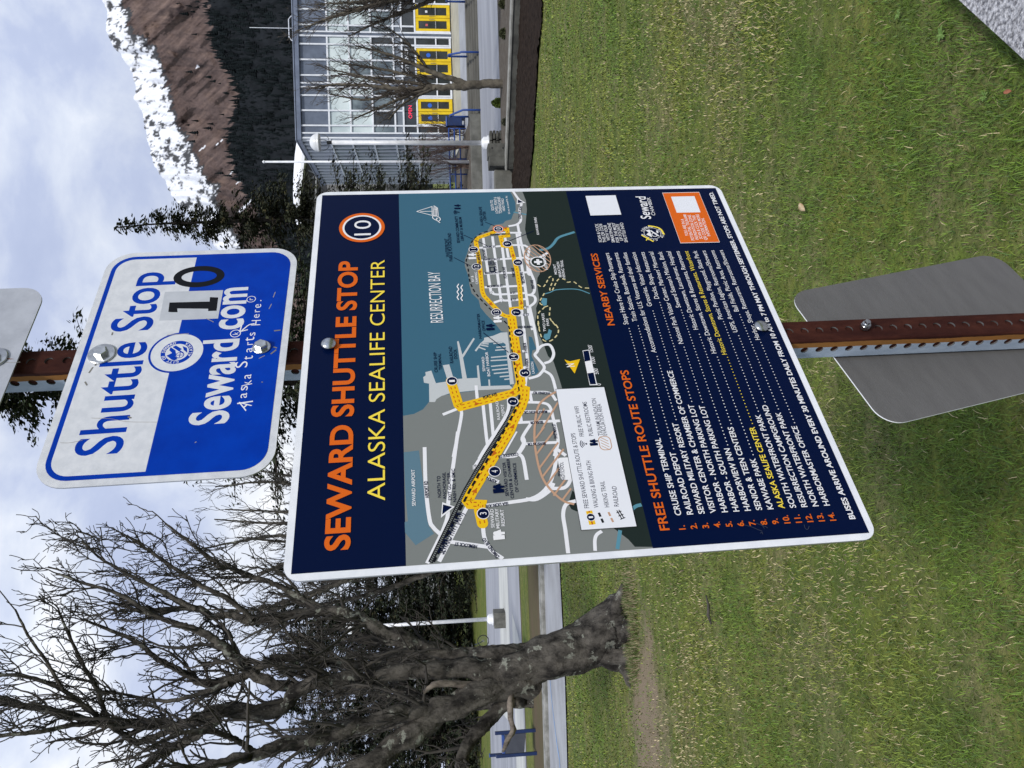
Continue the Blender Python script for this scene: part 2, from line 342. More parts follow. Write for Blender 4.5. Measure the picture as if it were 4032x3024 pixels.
for ln in roads.replace('\n', '|').split('|'):
    k, q = ln.split(':'); A.stroke(S(k, *map(float, q.split(','))), .0046 if k != '4' else .0052, WHR, True)
A.stroke(S('4', 1340, 0, 1200, 245), .0025, WHR)
A.stroke(S('3', 1305, 1110, 1250, 1250, 1000, 1640)+S('4', 780, 640, 400, 1425), .006, I_BK); A.dash(S('3', 1305, 1110, 1250, 1250, 1000, 1640)+S('4', 780, 640, 400, 1425), .0028, .0014, .0014, I_GR, False)
def route(p, w, two=True):
    A.stroke(p, w, I_RT, False); A.disc(p[0], w/2, I_RT); A.disc(p[-1], w/2, I_RT)
    if two: A.dash(p, .0016, .0042, .0042, I_DS, False, w*.2); A.dash(p, .0016, .0042, .0042, I_DS, False, -w*.2)
    else: A.dash(p, .0016, .0034, .0042, I_DS, False)
route(S('4', 968, 1000, 935, 860, 948, 795, 830, 790, 805, 755, 850, 665, 1260, 0)+S('3', 1310, 1255, 1390, 1110, 1425, 1010, 1430, 925, 1360, 900, 1385, 850, 1350, 640, 1285, 140), .0145)
route(S('3', 1350, 925, 1300, 965, 730, 1115, 705, 1090, 622, 830), .0145)
route(S('2', 1290, 1500, 1282, 1430, 1390, 1420, 1370, 1180, 1340, 1000, 1275, 755, 1188, 745, 1165, 645, 1245, 635, 1235, 562, 1150, 572, 910, 660, 895, 700, 930, 900, 965, 1240, 985, 1290, 1085, 1395, 1180, 1490, 1225, 1510, 1290, 1512), .0078, False)
for p in ('2:1300,825,1280,862,1320,858', '2:1390,1340,1370,1382,1410,1376', '2:938,1052,920,1018,960,1015', '2:1065,1395,1030,1375,1070,1355', '2:1195,550,1235,535,1225,568', '3:1345,685,1325,650,1368,648', '3:1365,490,1340,530,1385,526', '3:940,1078,880,1060,890,1102', '3:1255,965,1305,935,1312,978', '3:1310,1300,1255,1345,1312,1350', '4:1070,270,1085,205,1128,235', '4:905,615,845,655,905,675'):
    k, q = p.split(':'); A.poly(S(k, *map(float, q.split(','))), I_DS)
A.dash(S('2', 1095, 570, 950, 610, 850, 700, 830, 800, 790, 900, 810, 990, 830, 1130, 900, 1270, 1060, 1440, 1200, 1560, 1260, 1640)+S('3', 1272, 400, 1370, 960), .0022, .0075, .005, I_BK)
A.dash(S('3', 1370, 985, 1335, 1130, 1050, 1640)+S('4', 830, 640, 435, 1420), .0034, .009, .0045, I_BK)
for q in ('2:1565,1165,1630,1190,1700,1080,1735,1110,1700,1210,1725,1230,1790,1110,1860,1110,1890,1140,1960,1135,2040,1195,2130,1205', '2:1640,1260,1590,1360,1640,1410,1570,1490,1585,1640', '2:1640,1410,1700,1405,1700,1530,1790,1640', '3:1570,200,1600,330,1640,395,1720,390,1790,310,1780,240,1720,180'):
    k, c = q.split(':'); A.dash(S(k, *map(float, c.split(','))), .002, .007, .005, I_CR)
def hatch(c, rx, ry, n=8):
    A.stroke([(c[0]+rx*math.cos(i*PI/18), c[1]+ry*math.sin(i*PI/18)) for i in range(37)], .0018, I_TAN)
    for i in range(n):
        u = -1+2*(i+.5)/n; h = math.sqrt(1-u*u); a = V((u*.75+h*.66, -u*.66+h*.75)); b = V((u*.75-h*.66, -u*.66-h*.75)); m = a.length
        A.stroke([(c[0]+a.x*rx, c[1]+a.y*ry), (c[0]+b.x*rx, c[1]+b.y*ry)], .0015, I_TAN)
hatch(S('2', 1565, 878), .0345, .0225)
big = S('4', 1800, -445, 1700, -395, 1590, -300, 1545, -150, 1535, 120, 1590, 420, 1680, 600, 1840, 750, 1965, 792); A.stroke(big, .0032, I_TAN, True)
for a in ('4:1545,75,1640,-50', '4:1560,240,1740,0', '4:1590,395,1790,120', '4:1615,500,1850,190', '4:1660,590,1880,290', '4:1740,700,1900,480', '4:1830,755,1930,620', '4:1540,-70,1640,-250', '4:1610,-20,1790,-320'):
    k, q = a.split(':'); A.stroke(S(k, *map(float, q.split(','))), .0026, I_TAN)
def stop(k, x, y, n, ringc=WHR, r=.0084):
    c = S(k, x, y); A.disc(c, r, ringc); A.disc(c, r*.88, I_NAVY); w = r*(.45 if len(n) == 1 else 1.0); A.text(n, (c[0]-w/2, c[1]-r*.5), (c[0]+w/2, c[1]-r*.5), r, I_WH)
A.disc(S('2', 1140, 560), .0102, I_OR)
for a in (('2', 1140, 560, '10'), ('2', 870, 785, '11'), ('2', 903, 972, '12'), ('2', 1118, 1468, '13'), ('2', 1238, 722, '9'), ('2', 1353, 925, '8'), ('2', 1335, 1468, '7'), ('3', 1362, 307, '6'), ('3', 1305, 570, '14'), ('3', 1428, 745, '5'), ('3', 1297, 1055, '2'), ('3', 635, 833, '1'), ('4', 1100, 435, '4'), ('4', 975, 893, '3')): stop(*a)
c = S('2', 1572, 920); A.disc(c, .0135, I_WH); A.disc(c, .0115, I_GN); A.stroke([(c[0]-.007, c[1]), (c[0]+.007, c[1])], .005, I_WH); A.stroke([(c[0], c[1]-.007), (c[0], c[1]+.007)], .005, I_WH)
A.poly(S('4', 515, 940, 530, 770, 665, 820), I_WH); A.poly(S('4', 528, 905, 538, 795, 640, 822), I_NAVY)
A.poly(S('2', 1345, 222, 1435, 275, 1338, 292), I_WH); A.poly(S('2', 1352, 240, 1412, 270, 1350, 280), I_NAVY)
for k, a in (('2', (655, 872, 835, 962)), ('2', (765, 628, 1015, 742)), ('2', (995, 485, 1105, 530)), ('2', (1255, 692, 1525, 582)), ('3', (975, 308, 1250, 522))): A.stroke(S(k, *a), .0012, I_NAVY)
LBL = '''2|WATERFRONT|608,865|590,665|570|N;2|PARK & PLAYGROUND|642,912|622,605|607|N;2|SEWARD COMMUNITY|722,712|695,418|690|N;2|LIBRARY & MUSEUM|762,688|737,432|732|N;2|ALASKA SEALIFE|975,528|955,320|945|N;2|CENTER|1008,470|998,368|978|N
2|SOUTH TO|1095,360|1080,248|1065|W;2|LOWELL POINT &|1140,392|1118,215|1110|W;2|TONSINA/CAINES|1182,392|1158,212|1150|W;2|HEAD TRAILS|1215,365|1195,230|1188|W;2|2.5 mi. via Lowell Pt. Rd.|1268,398|1235,200|1248|W;2|KAWABE PARK|1585,622|1552,430|1558|W;2|HOSPITAL|1680,1003|1650,850|1648|W;2|MOUNT|1780,1055|1762,945|1752|W;2|MARATHON|1830,1085|1800,920|1800|W;2|HIKING TRAIL|1870,1100|1840,900|1840|W
2|RV &|878,1135|868,1070|850|W;2|CAMPING|922,1162|908,1030|895|W;3|TWO LAKES|1660,295|1635,98|1632|W;3|PARK|1695,232|1682,150|1668|W;3|HARBORMASTER|958,372|932,100|930|N;3|OFFICE|998,290|985,175|968|N;3|CRUISE SHIP|478,738|465,522|445|N;3|TERMINAL|525,712|512,535|494|N;3|RAILROAD|650,638|632,458|615|N;3|DOCK|692,592|682,488|660|N;3|SEWARD|998,728|985,572|970|W;3|BOAT HARBOR|1052,782|1025,518|1022|W;3|LAGOON|1535,752|1520,625|1508|W
3|RAILROAD|1160,1255|1138,1055|1130|W;3|DEPOT|1212,1215|1198,1088|1180|W;4|SEWARD AIRPORT|240,810|230,415|202|W;4|NORTH TO|515,718|505,485|480|N;4|ANCHORAGE,|570,738|562,445|538|N;4|EXIT GLACIER,|628,748|612,440|595|N;4|NASH RD, & SMIC|682,768|662,405|648|N;4|SEWARD VISITOR|1252,702|1215,335|1218|N;4|CENTER & CHAMBER|1308,728|1258,295|1275|N;4|OF COMMERCE|1358,662|1328,345|1325|N;4|SEWARD|1098,1048|1085,845|1062|W;4|MILITARY|1155,1055|1138,840|1118|W;4|RESORT|1212,1030|1195,850|1175|W'''
for t in LBL.replace('\n', ';').split(';'):
    k, s_, a, b, top, c = t.split('|'); a = S(k, *map(float, a.split(','))); b = S(k, *map(float, b.split(',')))
    ax, ay = map(float, t.split('|')[2].split(',')); cp = (V(S(k, float(top), ay))-V(a)).length; A.text(s_, a, b, min(cp, .0095), I_NAVY if c == 'N' else I_WH, .008)
ST = '''2|WASHINGTON ST|1048,633|1270,622;2|ADAMS ST|972,768|1112,762;2|JEFFERSON ST|968,905|1160,898;2|MADISON ST|995,1052|1172,1042;2|MONROE ST|1018,1198|1190,1188;2|A ST|1268,1270|1328,1266;2|B ST|1276,1342|1338,1338;2|C ST|1410,1426|1472,1422;2|D ST|1410,1508|1476,1504;3|VAN BUREN|1345,258|1508,256;2|SIXTH AVE|1012,878|992,785;2|FIFTH AVE|1128,1015|1112,922;2|FOURTH AVE|1230,1098|1212,975;2|THIRD AVE|1325,1085|1308,985;2|SECOND AVE|1428,1152|1402,1030;2|FIRST AVE|1535,1212|1515,1118;2|BALLAINE BLVD|950,948|928,810;2|LOWELL PT. ROAD|1385,450|1392,312
3|S HARBOR|1452,530|1440,418;3|N HARBOR|1468,708|1462,588;3|PORT AVE|980,1028|1128,985;3|SWETMAN ST|1782,1460|1758,1300;4|AIRPORT RD|382,725|368,540;3|PHOENIX RD|1700,955|1518,948;3|MARATHON DR|1668,1155|1415,1162;3|BEAR DR|1620,1268|1482,1275;3|BENSON DR|1650,1500|1452,1508;4|COOLIDGE DR|1350,232|1130,262;4|SEA LION AVE|1242,768|992,800;4|HEMLOCK ST|908,1240|665,1205;4|ASPEN|1130,538|1018,490;4|DIMOND BLVD|1150,1362|990,1155;4|SEWARD HWY (AK-9)|545,1342|765,895'''
for t in ST.replace('\n', ';').split(';'):
    k, s_, a, b = t.split('|'); A.text(s_, S(k, *map(float, a.split(','))), S(k, *map(float, b.split(','))), .0085 if 'HWY' in s_ else .0046, I_NAVY if k != 'x' else I_WH, .02)
p = S('4', 1780, 480, 1905, 335); q = rrect(.036, .018, .004, 4, (p[0][0]+p[1][0])/2, (p[0][1]+p[1][1])/2-.004); A.poly(q, I_WH)
A.text('SEWARD', S('4', 1828, 488), S('4', 1818, 365), .0048, I_NAVY, .01); A.text('HIGH SCHOOL', S('4', 1868, 528), S('4', 1845, 335), .0048, I_NAVY, .01)
A.text('RESURRECTION BAY', S('2', 542, 1578), S('2', 502, 1028), .020, I_WH, -.004)
for x in (0, 55):
    A.stroke([S('2', 700+x*.75+8*math.cos(i*1.35), 1335-i*12.5+x*.2) for i in range(15)], .0018, I_WH, True)
sb = lambda *a: A.stroke(S('2', *a), .0013, I_WH)                                        # the little sailing boat and wave
for a in ((250, 372, 420, 415, 418, 318, 250, 372), (290, 372, 425, 370), (430, 425, 440, 310, 478, 335, 485, 420), (432, 345, 472, 350), (450, 430, 452, 320), (465, 425, 466, 330)): sb(*a)
A.stroke(S('2', 505, 495, 470, 470, 440, 455, 425, 440, 430, 420, 450, 418, 475, 425, 500, 440, 508, 460, 490, 478, 470, 465, 468, 445, 485, 448), .0015, I_WH, True)
def people(k, x, y, m, s=1.0):                            # restroom figures
    for d in (0, -34):
        c = S(k, x-22*s, y+d*s); A.disc(c, .0021*s, m); b = S(k, x+6*s, y+d*s)
        if d == 0: A.poly([(b[0]-.0026*s, b[1]+.0052*s), (b[0]+.0026*s, b[1]+.0052*s), (b[0]+.0022*s, b[1]-.0060*s), (b[0]-.0022*s, b[1]-.0060*s)], m)
        else: A.poly([(b[0]-.0012*s, b[1]+.0052*s), (b[0]+.0012*s, b[1]+.0052*s), (b[0]+.0042*s, b[1]-.0025*s), (b[0]-.0042*s, b[1]-.0025*s)], m); A.poly([(b[0]-.0016*s, b[1]-.0025*s), (b[0]+.0016*s, b[1]-.0025*s), (b[0]+.0012*s, b[1]-.0062*s), (b[0]-.0012*s, b[1]-.0062*s)], m)
def wifi(k, x, y, m):
    c = S(k, x+20, y); A.disc(c, .0014, m)
    for r in (.0035, .006, .0085): A.ring(c, r-.0006, r+.0006, m, 12, PI*.25, PI*.75)
people('2', 850, 880, I_WH, 1.1); people('2', 690, 338, I_NAVY, .9); wifi('2', 688, 380, I_NAVY); people('3', 1125, 185, I_WH, 1.1); people('3', 1045, 270, I_NAVY, 1.1); people('4', 1130, 650, I_NAVY, 1.3); people('4', 1135, 1155, I_WH, 1.3)
A.poly(S('2', 1030, 960, 1030, 910, 1082, 905, 1085, 955), mat('print_grey', sr(92, 96, 98))); A.text('POST', S('2', 1054, 955), S('2', 1050, 915), .004, I_NAVY, .02); A.text('OFFICE', S('2', 1078, 958), S('2', 1074, 908), .004, I_NAVY, .02); A.stroke(S('2', 1048, 1025, 1045, 980, 1092, 978, 1096, 1022, 1048, 1025), .0015, I_NAVY)
A.poly(S('3', 1858, 602, 1918, 622, 2028, 597, 1970, 755), I_RT); A.text('N', S('3', 1972, 677), S('3', 1962, 643), .0125, I_WH, .01)
bar = S('3', 2055, 505, 2127, 495, 2215, 880, 2133, 882); A.poly(bar, I_WH)
sc = S('3', 2062, 510, 2122, 503, 2143, 612, 2080, 625); A.poly(sc, I_NAVY); A.poly(S('3', 2108, 752, 2176, 743, 2203, 870, 2138, 873), I_NAVY)
for s_, x, y in (("1500'", 237, 520), ("1000'", 263, 645), ("500'", 297, 760), ("0'", 322, 882)): a = S('6', x, y); A.text(s_, a, (0, 0), .0062, I_WH, natural=.85)
# legend
A.poly([(-.340, -.0645), (-.1055, -.0645), (-.1055, .0095), (-.340, .0095)], I_BK); A.poly([(-.3393, -.0638), (-.1062, -.0638), (-.1062, .0088), (-.3393, .0088)], I_GT)
LG = '''7|FREE SEWARD SHUTTLE ROUTE & STOPS|192,1112|38,297;7|WALKING & BIKING PATH|295,1108|205,597;7|HIKING TRAIL|412,1102|355,820;7|RAILROAD|515,1095|487,875;6|FREE PUBLIC WIFI|137,1438|75,1112;6|PUBLIC RESTROOMS|238,1432|163,1062;6|TSUNAMI INUNDATION|338,1430|262,1025;6|EVACUATION AREA|388,1427|318,1085'''
for t in LG.split(';'):
    k, s_, a, b = t.split('|'); A.text(s_, S(k, *map(float, a.split(','))), S(k, *map(float, b.split(','))), .0062, I_NAVY, .004)
A.stroke(S('7', 228, 1293, 190, 1143), .0085, I_RT); A.dash(S('7', 228, 1293, 190, 1143), .002, .006, .003, I_DS, False); stop('7', 210, 1212, '1', I_GT, .0058)
A.dash(S('7', 345, 1272, 290, 1150), .0032, .0062, .003, I_BK, False); A.dash(S('7', 452, 1265, 395, 1143), .0028, .0062, .003, I_TAN, False); A.stroke(S('7', 548, 1232, 492, 1138), .0014, I_BK); A.stroke(S('7', 572, 1225, 514, 1132), .0014, I_BK); A.dash(S('7', 560, 1230, 503, 1135), .0075, .0012, .004, I_BK, False)
wifi('6', 140, 1520, I_NAVY); people('6', 235, 1525, I_NAVY, 1.0)
c = S('6', 365, 1512); A.poly(rrect(.024, .018, .007, 5, c[0], c[1]), I_TAN); A.poly(rrect(.0215, .0155, .0062, 5, c[0], c[1]), I_GT)
for d in (-.007, -.002, .003, .008): A.stroke([(c[0]+d-.005, c[1]-.005), (c[0]+d+.003, c[1]+.006)], .0011, I_TAN)
# header
A.text('SEWARD SHUTTLE STOP', S('A', 583, 1315), S('1', 849, 966), .0292, I_OR, .029)
A.text('ALASKA SEALIFE CENTER', S('A', 862, 932), S('1', 1146, 956), .0228, I_YE, -.004)
c = S('1', 900, 602); A.disc(c, .0395, I_OR, 48); A.disc(c, .0335, I_WH, 48); A.disc(c, .0302, I_NAVY, 48); A.text('10', S('1', 997, 685), S('1', 997, 524), .0285, I_WH, -.004)
# table of stops
A.text('FREE SHUTTLE ROUTE STOPS', S('7', 1066, 1352), S('6', 613, 718), .0122, I_OR, .016); A.text('NEARBY SERVICES', S('5', 608, 1612), S('5', 416, 830), .0112, I_OR, .016)
rows = '''CRUISE SHIP TERMINAL|Stops Here For Cruise Ship Passengers;RAILROAD DEPOT|Train Station, Boardwalk, Restaurants;SEWARD MILITARY RESORT|Accommodations for U.S. Veterans and their families;VISITOR CENTER & CHAMBER OF COMMERCE|Groceries, Visitor Information;HARBOR - NORTH PARKING LOT|Docks, Shops, Restaurants;HARBOR - SOUTH PARKING LOT|National Park Visitor Center, Mariners' Memorial;HARBORVIEW INN|Seward Seaman's Mission, Bank;SENIOR & TEEN CENTERS|Historic Downtown, Laundromat, Hospital;KAWABE PARK|Historic Downtown, Stores & Restaurants, Restrooms;ALASKA SEALIFE CENTER|Historic Downtown, Stores & Restaurants, Waterfront;SOUTH WATERFRONT PARK|Picnic Pavilion, Playground, Skate Park;RESURRECTION CAMPGROUND|USPS, American Legion, Restrooms/Showers;NORTH WATERFRONT PARK|Ball Fields, Picnic Area, Restrooms;HARBORMASTER OFFICE|Harbor, Shops, Restaurants, Restrooms/Showers'''.split(';')
nl, nl2 = S('7', 1195, 1190), S('8', 1355, 340); rl, rl2 = S('5', 545, 825), S('5', 1780, 795); ql, ql2 = S('7', 1245, 1345), S('8', 1440, 560)
for i, rw in enumerate(rows):
    a, b = rw.split('|'); t = i/13; L = V(nl).lerp(V(nl2), t); Rr = V(rl).lerp(V(rl2), t); Q = V(ql).lerp(V(ql2), t); y = (L.y+Rr.y)/2; c = I_YE if i == 9 else I_WH
    A.text('%d.' % (i+1), (Q.x, y), 0, .0082, I_OR, .02, natural=1.0)
    w1 = A.text(a, (L.x, y), 0, .0082, c, .012, natural=1.0); w2 = A.text(b, (Rr.x, y), 0, .0080, c, -.002, natural=.93, align='R')
    xs = L.x+w1+.006
    while xs < Rr.x-w2-.005: A.disc((xs, y+.001), .0009, c, 7); A.z -= A.dz; xs += .0061
A.text('BUSES ARRIVE AROUND EVERY 30 MINUTES DAILY FROM 10 AM to 7 PM MAY THROUGH SEPTEMBER. STOPS ARE NOT TIMED.', S('C', 556, 792), S('D', 705, 652), .0079, I_WH, .024)
q = S('5', 345, 418, 290, 205, 617, 197, 680, 408); A.poly(q, I_GT)
o = S('5', 1323, 720, 1125, 170, 1525, 162, 1752, 710); A.poly(o, I_WH); cxy = sum((V(p) for p in o), V((0, 0)))/4; A.poly([tuple(cxy+(V(p)-cxy)*.985) for p in o], I_OR); A.poly(S('5', 1283, 387, 1220, 213, 1475, 207, 1542, 383), I_GT)
for s_, a, b in (('SCAN & CLICK', (472, 708), (425, 508)), ('THIS QR CODE', (520, 710), (468, 508)), ('WITH YOUR', (560, 690), (518, 522)), ('SMARTPHONE', (612, 710), (562, 500)), ('FOR THE MOST', (662, 710), (610, 497)), ('UP-TO-DATE', (702, 692), (655, 512)), ('SHUTTLE INFO', (752, 708), (697, 497)),
                 ('YOU ARE IN A', (1412, 640), (1358, 455)), ('POTENTIAL TSUNAMI', (1478, 688), (1385, 408)), ('INUNDATION ZONE.', (1522, 680), (1432, 408)), ('SCAN & CLICK THIS', (1566, 672), (1480, 418)), ('QR CODE FOR MORE', (1618, 684), (1522, 405)), ('INFORMATION.', (1650, 642), (1578, 445))):
    A.text(s_, S('5', *a), S('5', *b), .0058, I_WH, .004)
A.text('Seward', S('5', 1005, 455), S('5', 940, 212), .0185, I_WH, .012); A.text('CHAMBER', S('5', 1052, 416), S('5', 992, 222), .0068, I_WH, 0)
c = S('5', 1018, 612); A.arctext('CITY OF SEWARD', c, .0165, rad(190), rad(-10), .0042, I_WH, .02); A.arctext('ALASKA', c, .0207, rad(235), rad(305), .0042, I_WH, .02, True)
A.ring(c, .0148, .0156, I_WH); A.disc((c[0]-.004, c[1]-.003), .0055, I_WH); A.disc((c[0]-.004, c[1]-.003), .0042, I_NAVY); A.poly([(c[0]-.011, c[1]+.003), (c[0]-.003, c[1]+.012), (c[0]+.003, c[1]+.006), (c[0]+.008, c[1]+.011), (c[0]+.011, c[1]+.003)], I_WH); A.stroke([(c[0]-.008, c[1]-.010), (c[0]+.008, c[1]+.002)], .003, I_WH); A.disc((c[0]+.004, c[1]-.010), .004, I_WH, 10, .002)
A.stroke(S('5', 900, 632, 1030, 702), .0028, I_YE); A.stroke(S('5', 950, 690, 975, 655), .002, I_YE); A.stroke(S('5', 970, 530, 1060, 545, 1110, 570, 1145, 625), .0032, I_YE, True)
for a in ((115, 625, 220, 655, 300, 690, 370, 715), (280, 600, 430, 655, 435, 670), (350, 600, 400, 680), (975, 620, 990, 670, 1025, 690, 1050, 640), (340, 745, 365, 730, 375, 760)): A.stroke(S('8', *a), .0007, I_SCR, True)
fx(A.build('printed_artwork', None))
def dome(name, x, y, fix, r=.0115):                        # round carriage-bolt head
    b = MB(); b.lathe([(r, .0002), (r*.97, .0016), (r*.83, .0033), (r*.6, .0047), (r*.32, .0056), (.0006, .0059)], (0, 0, 0), 26); o = b.build(name, ZINC, None, True); o.location = (x, y, .0055); return fix(o)
f_ = onboard(M_MAP); bz = f_(1296, 1363); dome('bolt', bz[0], bz[1], fx); bz = f_(2993, 1294); dome('bolt', bz[0], bz[1], fx)

# ---- the blue and white stop sign, 18 x 12 in
ALU_S = mat('reflective_sheet', sr(212, 214, 219), rough=.5, var=sr(196, 199, 205), scale=55, detail=8)
S_BL = ink('print_signal_blue', sr(0, 58, 170), rough=.33, spec=.05, var=sr(0, 50, 156), scale=14)
root = sign_root('shuttle_stop_sign', M_STOP, -.1524, 'blue and white Shuttle Stop sign with a black number 10, above the map board'); fx = Sub(root, -.1524)
fx(board('panel', None, .4572, .3048, .042, .0025, [ALU_S, ALU_E]))
A = Art(.0003); S = tiler(M_STOP)
A.poly(rrect(.4572-.0205, .3048-.0205, .034, 8), S_BL)
hl = -.0, 
yt = (S('B', 1350, 28)[1]+S('B', 1005, 1495)[1])/2
up_ = [p for p in rrect(.4572-.0345, .3048-.0345, .027, 8)]
up_ = [(x, y) for x, y in up_ if y > yt]; up_ = sorted([p for p in up_ if p[0] > 0], key=lambda p: p[1])+sorted([p for p in up_ if p[0] <= 0], key=lambda p: -p[1])
A.poly([(up_[-1][0], yt), (up_[0][0], yt)]+up_, mat('sheet_print', sr(212, 214, 219), rough=.5, var=sr(199, 202, 208), scale=60, detail=8))
SH = mat('sheet_white', sr(214, 216, 221), rough=.5, var=sr(203, 206, 211), scale=60, detail=8)
A.text('Shuttle Stop', S('B', 826, 1372), S('B', 1134, 123), .0585, S_BL, .012)
c = S('B', 1218, 677); A.disc(c, .0405, S_BL, 48); A.disc(c, .0372, SH, 48); A.disc(c, .0232, S_BL, 40)
A.disc(c, .0168, SH, 40); A.arctext('CITY OF SEWARD', c, .0178, rad(190), rad(20), .0042, SH, .03); A.arctext('ALASKA', c, .0219, rad(250), rad(325), .0042, SH, .03, True)
for p in ([(-.0155, .004), (-.006, .014), (-.001, .007), (.005, .012), (.011, .011), (.004, .003), (-.006, .0)], [(.002, -.002), (.011, .008), (.014, .004), (.006, -.006)], [(-.002, -.015), (.008, -.013), (.012, -.006), (.004, -.009)], [(-.014, -.003), (-.0165, .002), (-.011, .006), (-.009, .0)]): A.poly([(c[0]+x, c[1]+y) for x, y in p], S_BL)
A.disc((c[0]-.006, c[1]-.005), .0062, S_BL); A.disc((c[0]-.006, c[1]-.005), .005, SH); A.stroke([(c[0]-.0105, c[1]-.005), (c[0]-.0015, c[1]-.005)], .0012, S_BL); A.stroke([(c[0]-.006, c[1]-.0095), (c[0]-.006, c[1]-.0005)], .0012, S_BL); A.stroke([(c[0]-.002, c[1]-.009), (c[0]+.011, c[1]+.007)], .0022, S_BL)
A.text('Seward', S('B', 1560, 1165), S('B', 1642, 582), .050, SH, .022); A.text('com', S('B', 1662, 515), S('B', 1702, 228), .050, SH, .022)
A.poly(S('B', 1095, 460, 1135, 262, 1535, 250, 1500, 445), mat('number_sticker', sr(186, 190, 197), rough=.4, var=sr(178, 182, 189), scale=40)); 
A.poly(S('B', 1158, 400, 1182, 402, 1222, 402, 1220, 376, 1432, 378, 1432, 394, 1490, 392, 1502, 300, 1444, 298, 1442, 328, 1166, 335), I_BK)
c = S('B', 1370, 156); A.ring(c, .0, .0, I_BK, 4) if 0 else None
k = 40; v = []; 
for (rx, ry) in ((.0255, .0400), (.0135, .0275)): v += [(c[0]+rx*math.cos(2*PI*i/k), c[1]+ry*math.sin(2*PI*i/k)) for i in range(k)]
A.add(v, [(i, (i+1) % k, k+(i+1) % k, k+i) for i in range(k)], I_BK)
c = S('B', 1620, 548); A.ring(c, .0068, .0080, I_WH, 20); A.text('k', (c[0]-.0025, c[1]-.004), (c[0]+.0025, c[1]-.004), .008, I_WH); c = S('B', 1728, 312); A.ring(c, .0062, .0072, I_WH, 20); A.text('r', (c[0]-.002, c[1]-.003), (c[0]+.002, c[1]-.003), .008, I_WH)
for w, a, b, cp in (('A', (1690, 1082), (1735, 1042), .019), ('l', (1735, 1028), (1735, 1020), .017), ('a', (1697, 990), (1700, 955), .013), ('s', (1702, 938), (1706, 908), .014), ('k', (1735, 895), (1730, 868), .015), ('a', (1725, 858), (1730, 828), .014), ('S', (1700, 780), (1705, 738), .017), ('t', (1738, 725), (1740, 700), .016), ('a', (1735, 675), (1738, 645), .013), ('r', (1740, 625), (1742, 605), .013), ('t', (1748, 598), (1750, 570), .017), ('s', (1755, 562), (1758, 540), .012), ('H', (1790, 490), (1795, 455), .014), ('e', (1783, 440), (1787, 415), .012), ('r', (1788, 400), (1790, 382), .012), ('e', (1795, 370), (1797, 345), .013), ('.', (1798, 325), (1799, 318), .012)):
    A.text(w, S('B', *a), S('B', *b), cp, I_WH, -.006) if w != 'l' else A.stroke([S('B', 1632, 1030), S('B', 1740, 1014)], .0022, I_WH)
A.stroke(S('B', 1752, 480, 1715, 488, 1685, 510, 1662, 530), .0018, I_WH, True); A.stroke(S('B', 1662, 492, 1650, 535, 1705, 522), .0018, I_WH)
SCR = mat('paint_chip', sr(120, 118, 112), rough=.8); GRIME = mat('sign_grime', sr(150, 146, 140), rough=.8)
for a in ((1850, 380, 1868, 345), (1880, 300, 1894, 262), (1780, 720, 1822, 700), (1420, 445, 1470, 470), (1340, 1300, 1352, 1292), (1150, 560, 1300, 548)): A.stroke(S('B', *a), .0011, GRIME)
for a in ((770, 560, 775, 540), (1885, 530, 1930, 525), (1800, 885, 1806, 880), (1862, 690, 1900, 660), (1880, 640, 1905, 648), (612, 820, 640, 780), (585, 880, 600, 905), (655, 770, 668, 745), (880, 1120, 905, 1130)): A.stroke(S('B', *a), .0022, SCR)
for a in ((630, 1130, 760, 1135, 880, 1155, 1080, 1158), (415, 1300, 480, 1300, 570, 1282)): A.stroke(S('B', *a), .0006, GRIME, True)
fx(A.build('printed_artwork', None))
f_ = onboard(M_STOP); bz = f_(702/1.7467, 1000+692/1.7467); hexbolt('bolt', bz[0], bz[1], fx, .0195, .0105); bz = f_(1800/1.7467, 1000+645/1.7467); hexbolt('bolt', bz[0], bz[1], fx, .0135, .0098, .1)

# ---- the sign above, cut by the edge of the picture (only its lower right corner is in view)
cy_ = .2312+.2286
Mt = M_STOP @ Matrix.Translation((.0004, cy_, 0))
root = sign_root('blank_sign', Mt, -.2286, 'pale grey blank sign at the very top of the post, above the blue sign'); fx = Sub(root, -.2286)
ALU_T = mat('weathered_white_sheet', sr(176, 180, 190), rough=.5, var=sr(160, 164, 174), scale=22, detail=9)
fx(board('panel', None, .3048, .4572, .037, .0025, [ALU_T, ALU_E]))
A = Art(); RU = mat('rust_stain', sr(120, 70, 48), rough=.9); f_ = onboard(Mt)
A.poly([f_(-30, 1404), f_(2, 1408), f_(58, 1414), f_(2, 1417), f_(-30, 1420)], RU); A.stroke([f_(-20, 1425), f_(40, 1428), f_(80, 1426)], .0006, GRIME)
fx(A.build('rust_streak', None)); bz = f_(-22, 1412); hexbolt('bolt', bz[0], bz[1], fx)

# ---- the bare sheet seen from behind, bolted askew to the far side of the post
Mk = M_POST @ Matrix.Translation((.032, -.312, -.0495)) @ Matrix.Rotation(rad(11.4), 4, 'Z')
root = sign_root('reversed_sign', Mk, -.2286, 'bare grey metal sign seen from behind, tilted, below the map board'); fx = Sub(root, -.2286)
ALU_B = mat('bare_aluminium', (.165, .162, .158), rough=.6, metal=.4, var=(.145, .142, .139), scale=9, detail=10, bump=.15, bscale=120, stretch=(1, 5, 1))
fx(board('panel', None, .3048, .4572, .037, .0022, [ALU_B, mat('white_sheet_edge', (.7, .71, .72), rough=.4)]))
b = MB(); b.tube([(0, 0, -.01), (0, 0, .0655)], .004, 12)
hx = [(.0082*math.cos(PI*i/3), .0082*math.sin(PI*i/3)) for i in range(6)]
b.prism(hx, .0515, .0580); b.lathe([(.0068, .058), (.0068, .0612), (.005, .0622)], (0, 0, 0), 20); b.lathe([(.0045, .0622), (.0045, .0665)], (0, 0, 0), 14)
